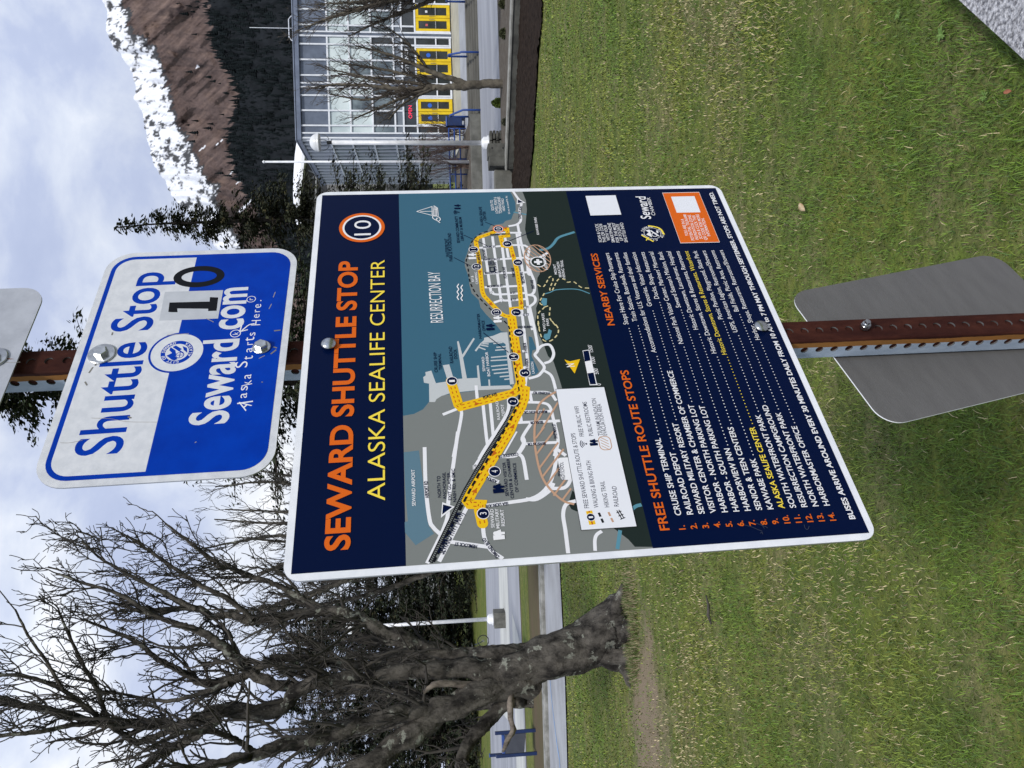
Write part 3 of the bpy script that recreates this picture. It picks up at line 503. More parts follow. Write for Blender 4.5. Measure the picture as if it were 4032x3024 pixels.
inv = Mk.inverted(); q = inv @ (M_POST @ V((0, -.127, -.0495))); o = b.build('bolt', ZINC); o.location = (q.x, q.y, 0); fx(o)

# ---- perforated square steel post, 1 3/4 in with holes every inch
RUST = mat('post_steel', (.1, .03, .02), spec=.12)
def post_material():
    t = RUST.node_tree; b = t.nodes['Principled BSDF']; co = N(t, 'ShaderNodeTexCoord').outputs['Object']
    sp = N(t, 'ShaderNodeSeparateXYZ'); t.links.new(co, sp.inputs[0])
    n = N(t, 'ShaderNodeTexNoise', i_Scale=26, i_Detail=7, i_Roughness=.65); mm = N(t, 'ShaderNodeMapping'); mm.inputs['Scale'].default_value = (1, .35, 1); t.links.new(co, mm.inputs[0]); t.links.new(mm.outputs[0], n.inputs[0])
    def math_(op, a, b2):
        m = N(t, 'ShaderNodeMath', operation=op)
        for i, v in ((0, a), (1, b2)):
            if hasattr(v, 'is_output'): t.links.new(v, m.inputs[i])
            else: m.inputs[i].default_value = v
        return m.outputs[0]
    d = math_('MULTIPLY', sp.outputs[2], -1.0)                      # depth behind the front face, m
    left = math_('LESS_THAN', sp.outputs[0], -.02); dd = math_('MULTIPLY', left, d)
    e = math_('ADD', dd, math_('MULTIPLY', math_('SUBTRACT', n.outputs[0], .5), .010))
    zone = ramp(t, math_('MULTIPLY', e, 22.7), [(.0, 0), (.13, 0.0), (.17, .5), (.37, .5), (.42, 1.0)])   # rust, ochre bloom, zinc
    nr = N(t, 'ShaderNodeTexNoise', i_Scale=60, i_Detail=8, i_Roughness=.7); t.links.new(mm.outputs[0], nr.inputs[0])
    rust = mix(t, ramp(t, nr.outputs[0], [(.35, 0), (.68, 1)]), sr(52, 24, 18), sr(74, 40, 30)); dark = mix(t, ramp(t, n.outputs[0], [(.3, 0), (.6, 1)]), sr(42, 18, 16), rust)
    och = mix(t, nr.outputs[0], sr(150, 100, 48), sr(112, 82, 48)); zinc = mix(t, ramp(t, nr.outputs[0], [(.3, 0), (.7, 1)]), sr(140, 154, 172), sr(172, 184, 198))
    c1 = mix(t, ramp(t, zone, [(.02, 0), (.3, 1)]), dark, och); c2 = mix(t, ramp(t, zone, [(.62, 0), (.9, 1)]), c1, zinc); t.links.new(c2, b.inputs['Base Color'])
    mt_ = ramp(t, zone, [(.8, 0), (1, .25)]); t.links.new(mt_, b.inputs['Metallic']); b.inputs['Roughness'].default_value = .75
    bp = N(t, 'ShaderNodeBump', i_Strength=.25, i_Distance=.002); t.links.new(nr.outputs[0], bp.inputs['Height']); t.links.new(bp.outputs[0], b.inputs['Normal'])
post_material()
pw, IN, hr, th = .0445, .0254, .0063, .0027
k0, k1 = -62, 46; L0, L1 = k0*IN-.0127, k1*IN+.0127
INSIDE = mat('post_inside', sr(96, 98, 100), rough=.6, var=sr(64, 60, 58), scale=60)
b = MB(); K = 16; qd = []
for side in range(4):
    Ms = Matrix.Translation((0, 0, -pw/2)) @ Matrix.Rotation(side*PI/2, 4, 'Y') @ Matrix.Translation((0, 0, pw/2))
    for kk in range(k0, k1+1):
        yc = -kk*IN; sq = []
        for i in range(K):
            a = 2*PI*(i+.5)/K; ca, sa = math.cos(a), math.sin(a); m_ = max(abs(ca)/(pw/2-.003), abs(sa)/(IN/2)); sq.append((ca/m_, sa/m_))
        vs = [(x, yc+y, 0) for x, y in sq]+[(hr*math.cos(2*PI*(i+.5)/K), yc+hr*math.sin(2*PI*(i+.5)/K), 0) for i in range(K)]
        vs += [(x, y, -th) for x, y, z in vs]
        fs = [(i, (i+1) % K, K+(i+1) % K, K+i) for i in range(K)]+[(K+i, K+(i+1) % K, 3*K+(i+1) % K, 3*K+i) for i in range(K)]+[(2*K+i, 3*K+i, 3*K+(i+1) % K, 2*K+(i+1) % K) for i in range(K)]
        Q_ = [Ms @ V(p) for p in vs]; b.cur = 0; b.add(Q_, fs[:K]); b.cur = 1; b.add(Q_, fs[K:]); b.cur = 0
    e = pw/2; ya, yb = -L1, -L0                                         # rounded edge strip between two faces
    n = 5; st = []
    for i in range(n+1):
        a = PI/2*i/n; st.append((e-.003+.003*math.sin(a), -.003+.003*math.cos(a)))
    b.add([Ms @ V((x, y, z)) for y in (ya, yb) for x, z in st], [(i, i+1, n+1+i+1, n+1+i) for i in range(n)])
    b.add([Ms @ V((x, y, -th)) for y in (ya, yb) for x in (-e+th, e-th)], [(0, 2, 3, 1)])
sp_ = bpy.data.objects.new('sign_post', None); link(sp_); sp_.matrix_world = M_POST @ Matrix.Translation((0, -L1, 0)); tag(sp_, 'square perforated steel post, rusty in front and zinc grey at its side, carrying the signs', 'post')
o = b.build('tube', [RUST, INSIDE], sp_); o.location = (0, L1, 0)
# ------------------------------------------------------------------ ground
ZF = -1.2                                                # level of the street and forecourt
def sstep(a, b, x):
    t = min(1, max(0, (x-a)/(b-a))); return t*t*(3-2*t)
def hgt(x, y):
    z = -.06*min(max(y, 0), 20)
    z += 1.05*sstep(47.5, 95, y)*sstep(4, -8, x)
    z += .018*math.sin(x*.9+1)*math.sin(y*.7)*sstep(1, 4, y)*sstep(21, 16, y)
    return z
def grid(name, xs, ys, m, zf, **kw):
    v = [(x, y, zf(x, y)) for y in ys for x in xs]; n = len(xs)
    f = [(j*n+i, j*n+i+1, (j+1)*n+i+1, (j+1)*n+i) for j in range(len(ys)-1) for i in range(n-1)]
    return tag(pyobj(name, v, f, m, None, None, True), **kw)
def lawn_mat(name, fine):
    m = mat(name, (.1, .1, .1), rough=.9, spec=.15); t = m.node_tree; b = t.nodes['Principled BSDF']; co = N(t, 'ShaderNodeTexCoord').outputs['Object']
    def nz(s, d=6, r=.62, st=None):
        n = N(t, 'ShaderNodeTexNoise', i_Scale=s, i_Detail=d, i_Roughness=r); c = co
        if st: mm = N(t, 'ShaderNodeMapping'); mm.inputs['Scale'].default_value = st; t.links.new(co, mm.inputs[0]); c = mm.outputs[0]
        t.links.new(c, n.inputs[0]); return n.outputs[0]
    a = mix(t, ramp(t, nz(.55, 6, .7, (.7, 1.6, 1)), [(.40, 0), (.60, 1)]), (.105, .175, .022), (.225, .235, .048))          # green to yellowish
    a = mix(t, ramp(t, nz(1.5, 8, .75, (.7, 1.5, 1)), [(.47, 0), (.66, .9)]), a, (.300, .255, .135))                        # dead thatch
    a = mix(t, ramp(t, nz(9, 8, .75), [(.42, .75), (.62, 0)]), a, (.070, .098, .022))
    a = mix(t, ramp(t, nz(70, 4, .7), [(.4, .45), (.66, 0)]), a, (.048, .050, .020))
    # bare, matted grass round the old tree's foot and toward its left
    g = N(t, 'ShaderNodeMapping'); g.inputs['Location'].default_value = (3.8*.30, -7.7*.42, 0); g.inputs['Scale'].default_value = (.30, .42, 0); t.links.new(co, g.inputs[0])
    ln = N(t, 'ShaderNodeVectorMath', operation='LENGTH'); t.links.new(g.outputs[0], ln.inputs[0])
    ad = N(t, 'ShaderNodeMath', operation='ADD'); t.links.new(ln.outputs['Value'], ad.inputs[0]); t.links.new(nz(2.2, 6, .7), ad.inputs[1])
    a = mix(t, ramp(t, ad.outputs[0], [(.72, .95), (1.35, 0)]), a, (.230, .180, .125))
    t.links.new(a, b.inputs['Base Color'])
    bp = N(t, 'ShaderNodeBump', i_Strength=.6, i_Distance=.03); t.links.new(nz(38, 6, .7), bp.inputs['Height']); t.links.new(bp.outputs[0], b.inputs['Normal'])
    return m
LAWN = lawn_mat('lawn_turf', True)
def lin(a, b, n): return [a+(b-a)*i/n for i in range(n+1)]
xs = [-6000, -2000, -600, -200, -90, -50]+lin(-30, -12, 9)+lin(-11, 14, 50)+lin(16, 30, 7)+[50, 90, 200, 600, 2000, 6000]
ys = [-2000, -400, -80, -20, -8]+lin(-4, 21, 50)+lin(23, 47, 8)+lin(48, 96, 16)+[110, 150, 230, 400, 900, 2500, 9000]
grid('lawn', xs, ys, LAWN, hgt, kind='structure')
ASPH = mat('street_surface', sr(150, 153, 160), rough=.85, var=sr(128, 131, 138), scale=.5, bump=.25, bscale=30, stretch=(.25, 1.6, 1), detail=8)
CONC = mat('pavement_concrete', sr(160, 163, 168), rough=.85, var=sr(140, 142, 146), scale=.8, bump=.3, bscale=40, detail=9)
PALE = mat('pale_concrete', sr(188, 190, 186), rough=.85, var=sr(168, 170, 168), scale=.7, bump=.2, bscale=30, stretch=(.3, 1.5, 1), detail=8)
def sheet(name, pts, m, z, **kw):
    t = geometry.tessellate_polygon([[V((p[0], p[1], 0)) for p in pts]]); f = []
    for a, b, c in t:
        A_, B_, C_ = pts[a], pts[b], pts[c]; f.append((a, b, c) if (B_[0]-A_[0])*(C_[1]-A_[1])-(B_[1]-A_[1])*(C_[0]-A_[0]) > 0 else (a, c, b))
    return tag(pyobj(name, [(p[0], p[1], z if not callable(z) else z(*p[:2])) for p in pts], f, m), **kw)
sheet('street', [(-60, 26.3), (-12, 26.6), (-6.5, 27.2), (3, 28), (7.3, 27.3), (12, 27.4), (40, 27.4), (40, 39.4), (8.6, 39.4), (8.6, 47), (-60, 47)], ASPH, ZF+.012, kind='structure')
# dark wheel lines and pale patches of the street are worn into it; two lighter slabs on the left
for pts in (((-14, 31), (-9.4, 31.6), (-2, 32.5), (2, 33.5), (2, 36.6), (-4, 36.2), (-11, 36.5), (-16, 37)), ((-40, 26.5), (-9.4, 27.0), (-9.1, 30.2), (-40, 30.6))):
    sheet('street_patch', list(pts), PALE, ZF+.017, kind='structure')
# the pavement follows the foot of the lawn
sx = lin(-40, 3.2, 36)
def sw(x, k): return (16.35 if k == 0 else 20.4)+(.14*(x+3) if k == 0 else 0.0)*(.5)
v = []; f = []
for i, x in enumerate(sx):
    for q in range(9):
        y = sw(x, 0)+(sw(x, 1)-sw(x, 0))*q/8; v.append((x, y, hgt(x, y)+.03))
for i in range(len(sx)-1):
    for q in range(8): f.append((i*9+q, (i+1)*9+q, (i+1)*9+q+1, i*9+q+1))
tag(pyobj('pavement', v, f, CONC, None, None, True), kind='structure')
BLUE_L = mat('paint_light_blue', sr(96, 156, 226), rough=.7, var=sr(140, 176, 214), scale=6)
p = [gz(2169, 2545, ZF+.01), gz(2172, 2680, ZF+.01), gz(2189, 2800, ZF+.01), gz(2210, 2920, ZF+.02), gz(2228, 2990, ZF+.02), gz(2231, 3024, ZF+.02), gz(2234, 3090, ZF+.03)]
pp = crv([(q.x, q.y) for q in p], 6); n = len(pp); v = []
for i in range(n):
    t = (V(pp[min(i+1, n-1)])-V(pp[max(i-1, 0)])).normalized(); nn = V((-t.y, t.x)); q = V(pp[i])
    for s_ in (1, -1): w = q+nn*.045*s_; v.append((w.x, w.y, hgt(w.x, w.y)+.036))
tag(pyobj('painted_line', v, [(2*i+1, 2*i+3, 2*i+2, 2*i) for i in range(n-1)], BLUE_L), kind='structure')
# the worn strip between pavement and street
SOIL = mat('worn_strip', (.095, .090, .048), rough=1, spec=.05, var=(.115, .090, .062), scale=1.2, bump=.6, bscale=25, stretch=(.35, 1.5, 1), detail=9)
sheet('verge', [(-40, 20.95), (3.2, 20.9), (3.6, 28), (-6.5, 27.2), (-12, 26.6), (-40, 26.3)], SOIL, ZF+.006, kind='structure')
sheet('verge_grass', [(-40, 23.8), (-8, 24.3), (2.6, 25.4), (3.0, 27.6), (-6.5, 26.9), (-12, 26.35), (-40, 26.0)], LAWN, ZF+.012, kind='structure')
# low concrete kerb beam along the pavement's far edge
KERB = mat('old_kerb', sr(150, 150, 146), rough=.9, var=sr(108, 108, 102), scale=3, bump=.5, bscale=18, detail=9)
b = MB(); b.bev(-40, -4.6, 20.45, 20.9, ZF-.1, ZF+.13, .03); b.build('kerb', KERB); tag(bpy.data.objects['kerb'], kind='structure')
# the mulch bed and its low wall in front of the forecourt
wR, wL = V((12.8, 20.3)), V((7.05, 24.9))                # front line of the low wall
MULCH = mat('bark_mulch', (.014, .010, .008), rough=1, spec=.05, var=(.034, .025, .020), scale=7, bump=1.0, bscale=22, detail=10)
edge = [(12.8, 15.2), (10.2, 15.9), (8.6, 16.4), (7.9, 17.3), (7.2, 17.9), (7.0, 18.9), (6.2, 19.8), (5.9, 20.8), (4.6, 22.6), (3.2, 24.5), (3.4, 27), (7.0, 27.2), (7.05, 24.9), (12.8, 20.3)]
rng = random.Random(3); v = []; f = []
inside = lambda x, y: sum(((edge[i][1] > y) != (edge[i-1][1] > y)) and x < (edge[i-1][0]-edge[i][0])*(y-edge[i][1])/(edge[i-1][1]-edge[i][1])+edge[i][0] for i in range(len(edge))) % 2
nx, ny = 90, 100; idx = {}
for j in range(ny):
    for i in range(nx):
        x = 3+10*i/(nx-1); y = 15+12.5*j/(ny-1); d = mnoise.noise(V((x*.8, y*.8, 0)))*.5
        if inside(x+d*.5, y+d):
            idx[(i, j)] = len(v); v.append((x, y, hgt(x, y)+.035+.05*abs(mnoise.noise(V((x*3, y*3, 2))))+.03*mnoise.noise(V((x*9, y*9, 5)))))
for (i, j) in idx:
    q = [idx.get(k) for k in ((i, j), (i+1, j), (i+1, j+1), (i, j+1))]
    if None not in q: f.append(tuple(q))
tag(pyobj('mulch_bed', v, f, MULCH, None, None, True), kind='structure')
d = (wL-wR); L = d.length; ang = math.atan2(d.y, d.x)
Mw = Matrix.Translation((wR.x, wR.y, 0)) @ Matrix.Rotation(ang, 4, 'Z')   # local x along the wall to the left, local -y is behind
WALLC = mat('wall_concrete', sr(96, 96, 91), rough=.95, spec=.1, var=sr(70, 70, 67), scale=2.5, bump=.5, bscale=20, detail=9)
CAPC = mat('cap_concrete', sr(150, 150, 144), rough=.85, var=sr(120, 120, 115), scale=3, bump=.4, bscale=25, detail=9)
e = empty('garden_wall', (wR.x, wR.y, ZF), ang, 'low concrete wall with a pale cap between the mulch bed and the planted strip', 'wall')
b = MB(); b.bev(-6, L, -.22, -.002, -.2, .23, .012); b.build('wall', WALLC, e); b = MB(); b.bev(-6, L+.03, -.34, .03, .232, .30, .014); b.build('cap', CAPC, e)
BED = mat('planting_soil', (.085, .072, .060), rough=1, spec=.05, var=(.120, .110, .096), scale=5, bump=.8, bscale=24, detail=9)
q = [Mw @ V((-6, -.2, 0)), Mw @ V((L, -.2, 0)), Mw @ V((L+.6, -1.4, 0)), V((7.6, 27.25, 0)), V((14, 27.3, 0)), V((17, 25, 0))]
sheet('planting_strip', [(p.x, p.y) for p in q], BED, ZF+.16, kind='structure')
# exposed aggregate pad at the lower right, beside the photographer
AGG = mat('exposed_aggregate', (.62, .62, .64), rough=.7, spec=.3, var=(.14, .14, .15), scale=75, bump=1.0, bscale=80, detail=4)
a_, b_ = gz(3791, -2, 0), gz(4034, 219, 0); d = (b_-a_).normalized(); n_ = V((-d.y, d.x, 0)); n_ = n_ if n_.dot(V((1, 0, 0))) > 0 or True else -n_
c_ = gz(4100, 0, 0); n_ = n_ if (c_-a_).dot(n_) > 0 else -n_
q = [a_-d*3, b_+d*2.5, b_+d*2.5+n_*3, a_-d*3+n_*3]
b = MB(); pl = [(p.x, p.y) for p in q]
if sum(pl[i][0]*pl[(i+1) % 4][1]-pl[(i+1) % 4][0]*pl[i][1] for i in range(4)) < 0: pl = pl[::-1]
b.prism(pl, -.3, .015); tag(b.build('pad', AGG), kind='structure'); PADQ = pl
# terrace in front of the building, its steps and side wall
TER = mat('terrace_concrete', sr(158, 162, 168), rough=.85, var=sr(140, 143, 149), scale=.7, bump=.2, bscale=30, detail=8)
BEIGE = mat('beige_concrete', sr(168, 166, 152), rough=.85, var=sr(150, 148, 136), scale=1.2, bump=.2, bscale=30, detail=8)
STEP = mat('step_concrete', sr(104, 103, 97), rough=.9, var=sr(84, 83, 78), scale=2, bump=.3, bscale=20, stretch=(.2, 1, 1), detail=8)
ST0, STX = 39.5, at(1870, 459, 39.9).x
ZT = -.62
v = [(STX, 41, ZT), (40, 41, ZT), (40, 44, -.42), (STX, 44, -.42), (40, 46.99, -.09), (STX, 46.99, -.09)]
tag(pyobj('terrace', v, [(0, 1, 2, 3), (3, 2, 4, 5)], [TER, BEIGE], None, [0, 1]), kind='structure')
e = empty('entrance_steps', ((STX+30)/2, ST0, ZF), 0, 'wide grey concrete steps up to the glass entrance hall', 'steps')
b = MB(); n = 5
for i in range(n): b.bev(-(30-STX)/2, (30-STX)/2, i*.24, 1.5+.002*i, -.2 if i == 0 else i*(ZT-ZF)/n+.0, (i+1)*(ZT-ZF)/n-.003*(i == n-1), .012)
b.build('tread', STEP, e)
e = empty('terrace_wall', (STX-3.5, ST0, ZF), 0, 'dark concrete wall holding up the raised bed left of the entrance steps', 'wall')
b = MB(); b.bev(-5.2, 3.49, .0, .3, -.2, .56, .015); b.build('wall', mat('stained_concrete', sr(112, 112, 106), rough=.9, var=sr(82, 82, 77), scale=1.5, bump=.3, bscale=18, detail=9), e)
v = [(STX-9, 39.81, ZF+.50), (STX-.01, 39.81, ZF+.50), (STX-.01, 46.99, -.2), (STX-9, 60, -.2)]
tag(pyobj('raised_bed', v, [(0, 1, 2, 3)], BED), kind='structure')
# ------------------------------------------------------------------ the glass entrance hall
YF = 47.0
WHITE = mat('white_aluminium', sr(226, 229, 234), rough=.4, var=sr(212, 216, 222), scale=3)
PANEL = mat('grey_cladding', sr(104, 113, 129), rough=.3, var=sr(88, 97, 112), scale=1.2)
GREYP = mat('spandrel_grey', sr(120, 128, 138), rough=.4, var=sr(104, 112, 122), scale=1)
GL_P = mat('sky_painted_glass', sr(208, 219, 218), rough=.1, spec=.6, var=sr(176, 190, 192), scale=.45)  # bright sky reflection painted into the base colour of the upper panes
GL_D = mat('dark_glass', (.018, .022, .026), rough=.06, spec=.5, var=(.045, .052, .056), scale=.7)
GL_M = mat('mid_glass', sr(132, 146, 150), rough=.1, spec=.5, var=sr(70, 80, 88), scale=.6)
YEL = mat('yellow_frame', sr(228, 196, 20), rough=.4, var=sr(214, 180, 14), scale=3)
TRIM = mat('roof_trim', sr(112, 122, 142), rough=.45, var=sr(96, 105, 124), scale=2)
SIDEC = mat('side_cladding', sr(140, 147, 158), rough=.45, var=sr(122, 129, 140), scale=1)
STKB = mat('blue_sticker', sr(38, 96, 196), rough=.5); STEEL = mat('steel_handle', (.4, .4, .4), rough=.3, metal=1); BLACKM = mat('black_metal', (.015, .015, .016), rough=.5)
Xf = lambda yz: at(1450, yz/1.6385, YF).x
Zf = lambda px: at(px, 244, YF).z
ZR = [Zf(q) for q in (1180, 1290, 1375, 1462, 1550, 1583, 1637, 1776)]
XC = Xf(897); colx = [(XC, Xf(857)), (Xf(573), Xf(537)), (Xf(243), Xf(207)), (Xf(-87), Xf(-123)), (Xf(-417), Xf(-453))]
e = empty('entrance_hall', ((XC+colx[-1][1])/2, YF+5, ZR[-1]), 0, 'glass fronted hall with white mullions and three yellow double doors above the steps', 'building')
E0 = V(e.location)
def P(b, name, mats, par=None, smooth=False):
    o = b.build(name, mats, par or e, smooth)
    if par is None: o.location = -E0
    return o
XE = colx[-1][1]; SIDE_Y = 57.2
b = MB(); b.box(XC+.05, XE, YF+.25, SIDE_Y, -2.0, ZR[0]-.02); b.box(XC+.3, XE, YF+.05, YF+.3, ZR[-1]-.8, ZR[-1]-.0)
P(b, 'wall', mat('hall_core', sr(120, 126, 134), rough=.7))
b = MB(); b.bev(XC-.12, XE, YF-.18, SIDE_Y+.1, ZR[0], ZR[0]+.28, .03); b.bev(XC-.16, XE, YF-.22, SIDE_Y+.12, ZR[0]+.285, ZR[0]+.36, .02); P(b, 'roof', TRIM)
aer = MB(); xa = Xf(142); aer.tube([(xa, YF+1, ZR[0]+.3), (xa, YF+1, ZR[0]+3.1)], .02, 6); aer.tube([(xa-.55, YF+1, ZR[0]+.75), (xa+.55, YF+1, ZR[0]+.75), (xa+.75, YF+1, ZR[0]+.6), (xa+.75, YF+1, ZR[0]+.3)], .03, 6); aer.tube([(xa-.55, YF+1, ZR[0]+.75), (xa-.75, YF+1, ZR[0]+.6), (xa-.75, YF+1, ZR[0]+.3)], .03, 6); P(aer, 'roof_rail', WHITE)
for (a, c) in colx[:-1]:
    b = MB(); b.bev(a, a+.09, YF-.10, YF+.2, ZR[-1]-.05, ZR[0], .01); b.bev(c-.09, c, YF-.10, YF+.2, ZR[-1]-.05, ZR[0], .01); b.cur = 1; b.box(a+.09, c-.09, YF-.02, YF+.2, ZR[-1]-.05, ZR[0]); P(b, 'column', [WHITE, PANEL])
bays = [(colx[i][1], colx[i+1][0]) for i in range(4)]
doors = [(Xf(806), Xf(632), 0), (Xf(487), Xf(303), 1), (Xf(203), Xf(20), 2)]
for bi, (x0, x1) in enumerate(bays):
    w = x1-x0; mx = [x0, x0+.155*w, x0+.495*w, x0+.835*w, x1] if bi < 2 else [x0, x0+.13*w, x0+.47*w, x0+.82*w, x1]
    g = MB(); fr = MB(); dr = doors[bi] if bi < 3 else None
    for ri in range(7):
        zt, zb = ZR[ri], ZR[ri+1]
        for ci in range(4):
            a, c = mx[ci], mx[ci+1]
            if ri == 6 and dr and a < dr[1]-.1 and c > dr[0]+.1:
                if c > dr[1]+.15: a = dr[1]
                elif a < dr[0]-.15: c = dr[0]
                else: continue
            g.cur = {0: 0, 1: 1, 2: 1, 3: 2, 4: 3, 5: 4, 6: 4}[ri]
            if ri == 2 and (ci+bi) % 5 == 2: g.cur = 2
            if ri == 3 and (ci+bi) % 3 == 1: g.cur = 4
            g.box(a+.02, c-.02, YF+.02+.004*(ci % 2), YF+.06, zb+.02, zt-.02)
    wd = g.build('window', [PANEL, GL_P, GL_M, GREYP, GL_D], e); wd.location = -E0
    for ri in range(1, 8):
        z = ZR[ri]
        if ri == 7 and dr: fr.bev(x0, dr[0], YF-.07, YF+.05, z-.02, z+.1, .008); fr.bev(dr[1], x1, YF-.07, YF+.05, z-.02, z+.1, .008) if x1-dr[1] > .1 else None
        else: fr.bev(x0, x1, YF-.07, YF+.05, z-.05, z+.05, .008)
    for ci in (1, 2, 3):
        zb = ZR[6]+.05 if (dr and dr[0]+.05 < mx[ci] < dr[1]-.05) else ZR[7]+.1
        if ci == 2 and dr: zb = ZR[5]
        fr.bev(mx[ci]-.045, mx[ci]+.045, YF-.085, YF+.05, zb, ZR[0], .008)
    if dr:
        for xx in dr[:2]: fr.bev(xx-.05, xx+.05, YF-.08, YF+.05, ZR[7]-.02, ZR[6]-.05, .008)
        for a, c in ((x0, dr[0]), (dr[1], x1)):
            if c-a > .3: fr.bev(a, c, YF-.06, YF+.05, ZR[7]+.86, ZR[7]+.94, .008)
    fr.build('window_frame', WHITE, wd)
for d0, d1, di in doors:
    zb, zt = ZR[7]+.0, ZR[6]-.06; m_ = (d0+d1)/2
    for k, (a, c) in enumerate(((d0+.055, m_-.012), (m_+.012, d1-.055))):
        b = MB(); y0, y1 = YF-.05, YF+.03
        b.bev(a, a+.16, y0, y1, zb, zt, .008); b.bev(c-.16, c, y0, y1, zb, zt, .008); b.bev(a+.16, c-.16, y0+.002, y1, zb, zb+.2, .008); b.bev(a+.16, c-.16, y0+.002, y1, zt-.18, zt, .008)
        dd = P(b, 'door', YEL)
        b = MB(); b.box(a+.16, c-.16, YF-.01, YF+.02, zb+.2, zt-.18); b.build('pane', GL_D, dd)
        b = MB(); b.bev(a+.17, c-.17, YF-.06, YF-.015, zb+.84, zb+.9, .01); hx_ = c-.1 if k == 0 else a+.1; b.tube([(hx_, YF-.05, zb+.95), (hx_, YF-.11, zb+.95), (hx_, YF-.11, zb+1.25), (hx_, YF-.05, zb+1.25)], .014, 6); b.build('handle', STEEL, dd)
        if di < 2 and not (di == 1 and k == 0):
            b = MB(); b.lathe([(.0001, 0), (.13, 0), (.13, .006), (.0001, .006)], k=20, M=Matrix.Translation(((a+c)/2, YF-.012, zb+1.38)) @ Matrix.Rotation(PI/2, 4, 'X')); b.build('sticker', STKB, dd)
        if di == 2:
            b = MB(); b.box((a+c)/2-.07, (a+c)/2+.07, YF-.016, YF-.011, zb+1.36, zb+1.5); b.build('sticker', mat('notice_%s' % ('red' if k == 0 else 'white'), sr(186, 92, 96) if k == 0 else sr(210, 214, 220), rough=.5), dd)
# side wall, running away from the camera
b = MB(); b.box(XC+.02, XC+.05, YF+.2, SIDE_Y, ZR[7], ZR[0]); P(b, 'side_wall', SIDEC)
b = MB()
for ri in range(1, 7): b.box(XC+.004, XC+.02, YF+.35, SIDE_Y-1.6, ZR[ri]+.06, ZR[ri-1]-.06) if ri > 1 else None
wd = P(b, 'window', GL_M)
b = MB()
for i in range(15):
    y = YF+.12+i*(SIDE_Y-YF-.3)/14; b.bev(XC-.10, XC+.03, y-.04, y+.04, ZR[7], ZR[0], .008)
for ri in range(1, 8): b.bev(XC-.13, XC+.03, YF+.0, SIDE_Y-1.4 if ri < 7 else SIDE_Y, ZR[ri]-.05, ZR[ri]+.05, .008)
b.build('window_frame', mat('side_mullions', sr(204, 209, 216), rough=.45), wd)
# lettering over the doors
e2 = bpy.data.objects.new('open_sign', None); link(e2); e2.location = (Xf(722), YF-.02, ZR[6]+.32); tag(e2, 'glowing red OPEN sign in the dark window above the left yellow door', 'sign')
A = Art(0, .0005); NEON = mat('neon_red', (1.0, .03, .10), emit=.9); A.text('OPEN', (-.39, 0), (.39, 0), .21, NEON, -.01); o = A.build('letters', e2); o.rotation_euler = (PI/2, 0, 0); o.location = (0, -.02, 0)
e2 = bpy.data.objects.new('entrance_lettering', None); link(e2); e2.location = (Xf(400), YF-.02, ZR[5]-.38); tag(e2, 'white ENTRANCE lettering on the dark glass above the middle yellow door', 'lettering')
A = Art(0, .0005); A.text('ENTRANCE', (-.85, 0), (.85, 0), .19, WHITE, .01); A.text('EXIT ONLY / SALIDA', (-.85, -.42), (.85, -.42), .13, WHITE, .0) if 0 else A.text('MAIN ENTRANCE', (-.85, -.42), (.85, -.42), .12, WHITE, .0) if 0 else None
o = A.build('letters', e2); o.rotation_euler = (PI/2, 0, 0); o.location = (0, -.02, 0)
# the hall behind: curved white roof over a dark truss wall
YB = 61.0
def U(px, py): p = at(1050+px/2.309, 500+py/2.309, YB); return (p.x, p.z)
e = empty('rear_hall', (13.5, YB+4, -.3), 0, 'rear hall with a broad curved white roof edge above a dark braced wall', 'building'); E0 = V(e.location)
top = [U(305, 10), U(285, 90), U(270, 150), U(256, 250), U(247, 380), U(241, 500), U(240, 620), U(246, 720), U(258, 820), U(275, 900)]
bot = [U(330, 880), U(312, 760), U(306, 660), U(318, 560), U(332, 460), U(345, 340), U(356, 210), U(322, 150), U(318, 60)]
b = MB(); Mx = Matrix(((1, 0, 0, 0), (0, 0, 1, YB), (0, 1, 0, 0), (0, 0, 0, 1))); b.prism(bot+[(p[0], p[1]+.25) for p in bot[::-1]], -.25, 0, Mx)
nb = 10; Bq = [V((bot[::-1][min(i, 8)][0], YB-.25, bot[::-1][min(i, 8)][1]+.25)) for i in range(nb)]; Tq = []
for i in range(nb): k_ = (YB+5.5)/YB; Tq.append(CAMLOC+(V((top[i][0], YB, top[i][1]))-CAMLOC)*k_)
b.add(Bq+Tq+[p+V((0, 1.2, -1.5)) for p in Tq], [(i, i+1, nb+i+1, nb+i) for i in range(nb-1)]+[(nb+i, nb+i+1, 2*nb+i+1, 2*nb+i) for i in range(nb-1)])
P(b, 'roof', mat('white_membrane', (.88, .89, .9), rough=.45))
b = MB(); poly = [U(330, 880), U(310, 660), U(350, 250), U(420, 250), U(470, 380), U(450, 620), U(440, 900)]; b.prism(poly, .6, 5, Mx); P(b, 'gable_wall', mat('weathered_panel', sr(96, 94, 88), rough=.9, var=sr(62, 62, 60), scale=.9, detail=10))
b = MB(); poly = [U(445, 620), U(455, 380), U(470, 300), U(700, 330), U(700, 640)]; b.prism([U(450, 900), U(450, 620), U(470, 380), U(545, 470), U(560, 900)], .5, 5, Mx); P(b, 'wall', mat('dark_wall', sr(58, 60, 62), rough=.9, var=sr(42, 44, 46), scale=.6))
b = MB(); b.prism([U(545, 470), U(1400, 470), U(1400, 900), U(545, 900)], .3, 5, Mx); P(b, 'lower_wall', mat('pale_stucco', sr(150, 150, 150), rough=.9, var=sr(112, 112, 112), scale=.7, detail=8))
b = MB(); y_ = YB+.45
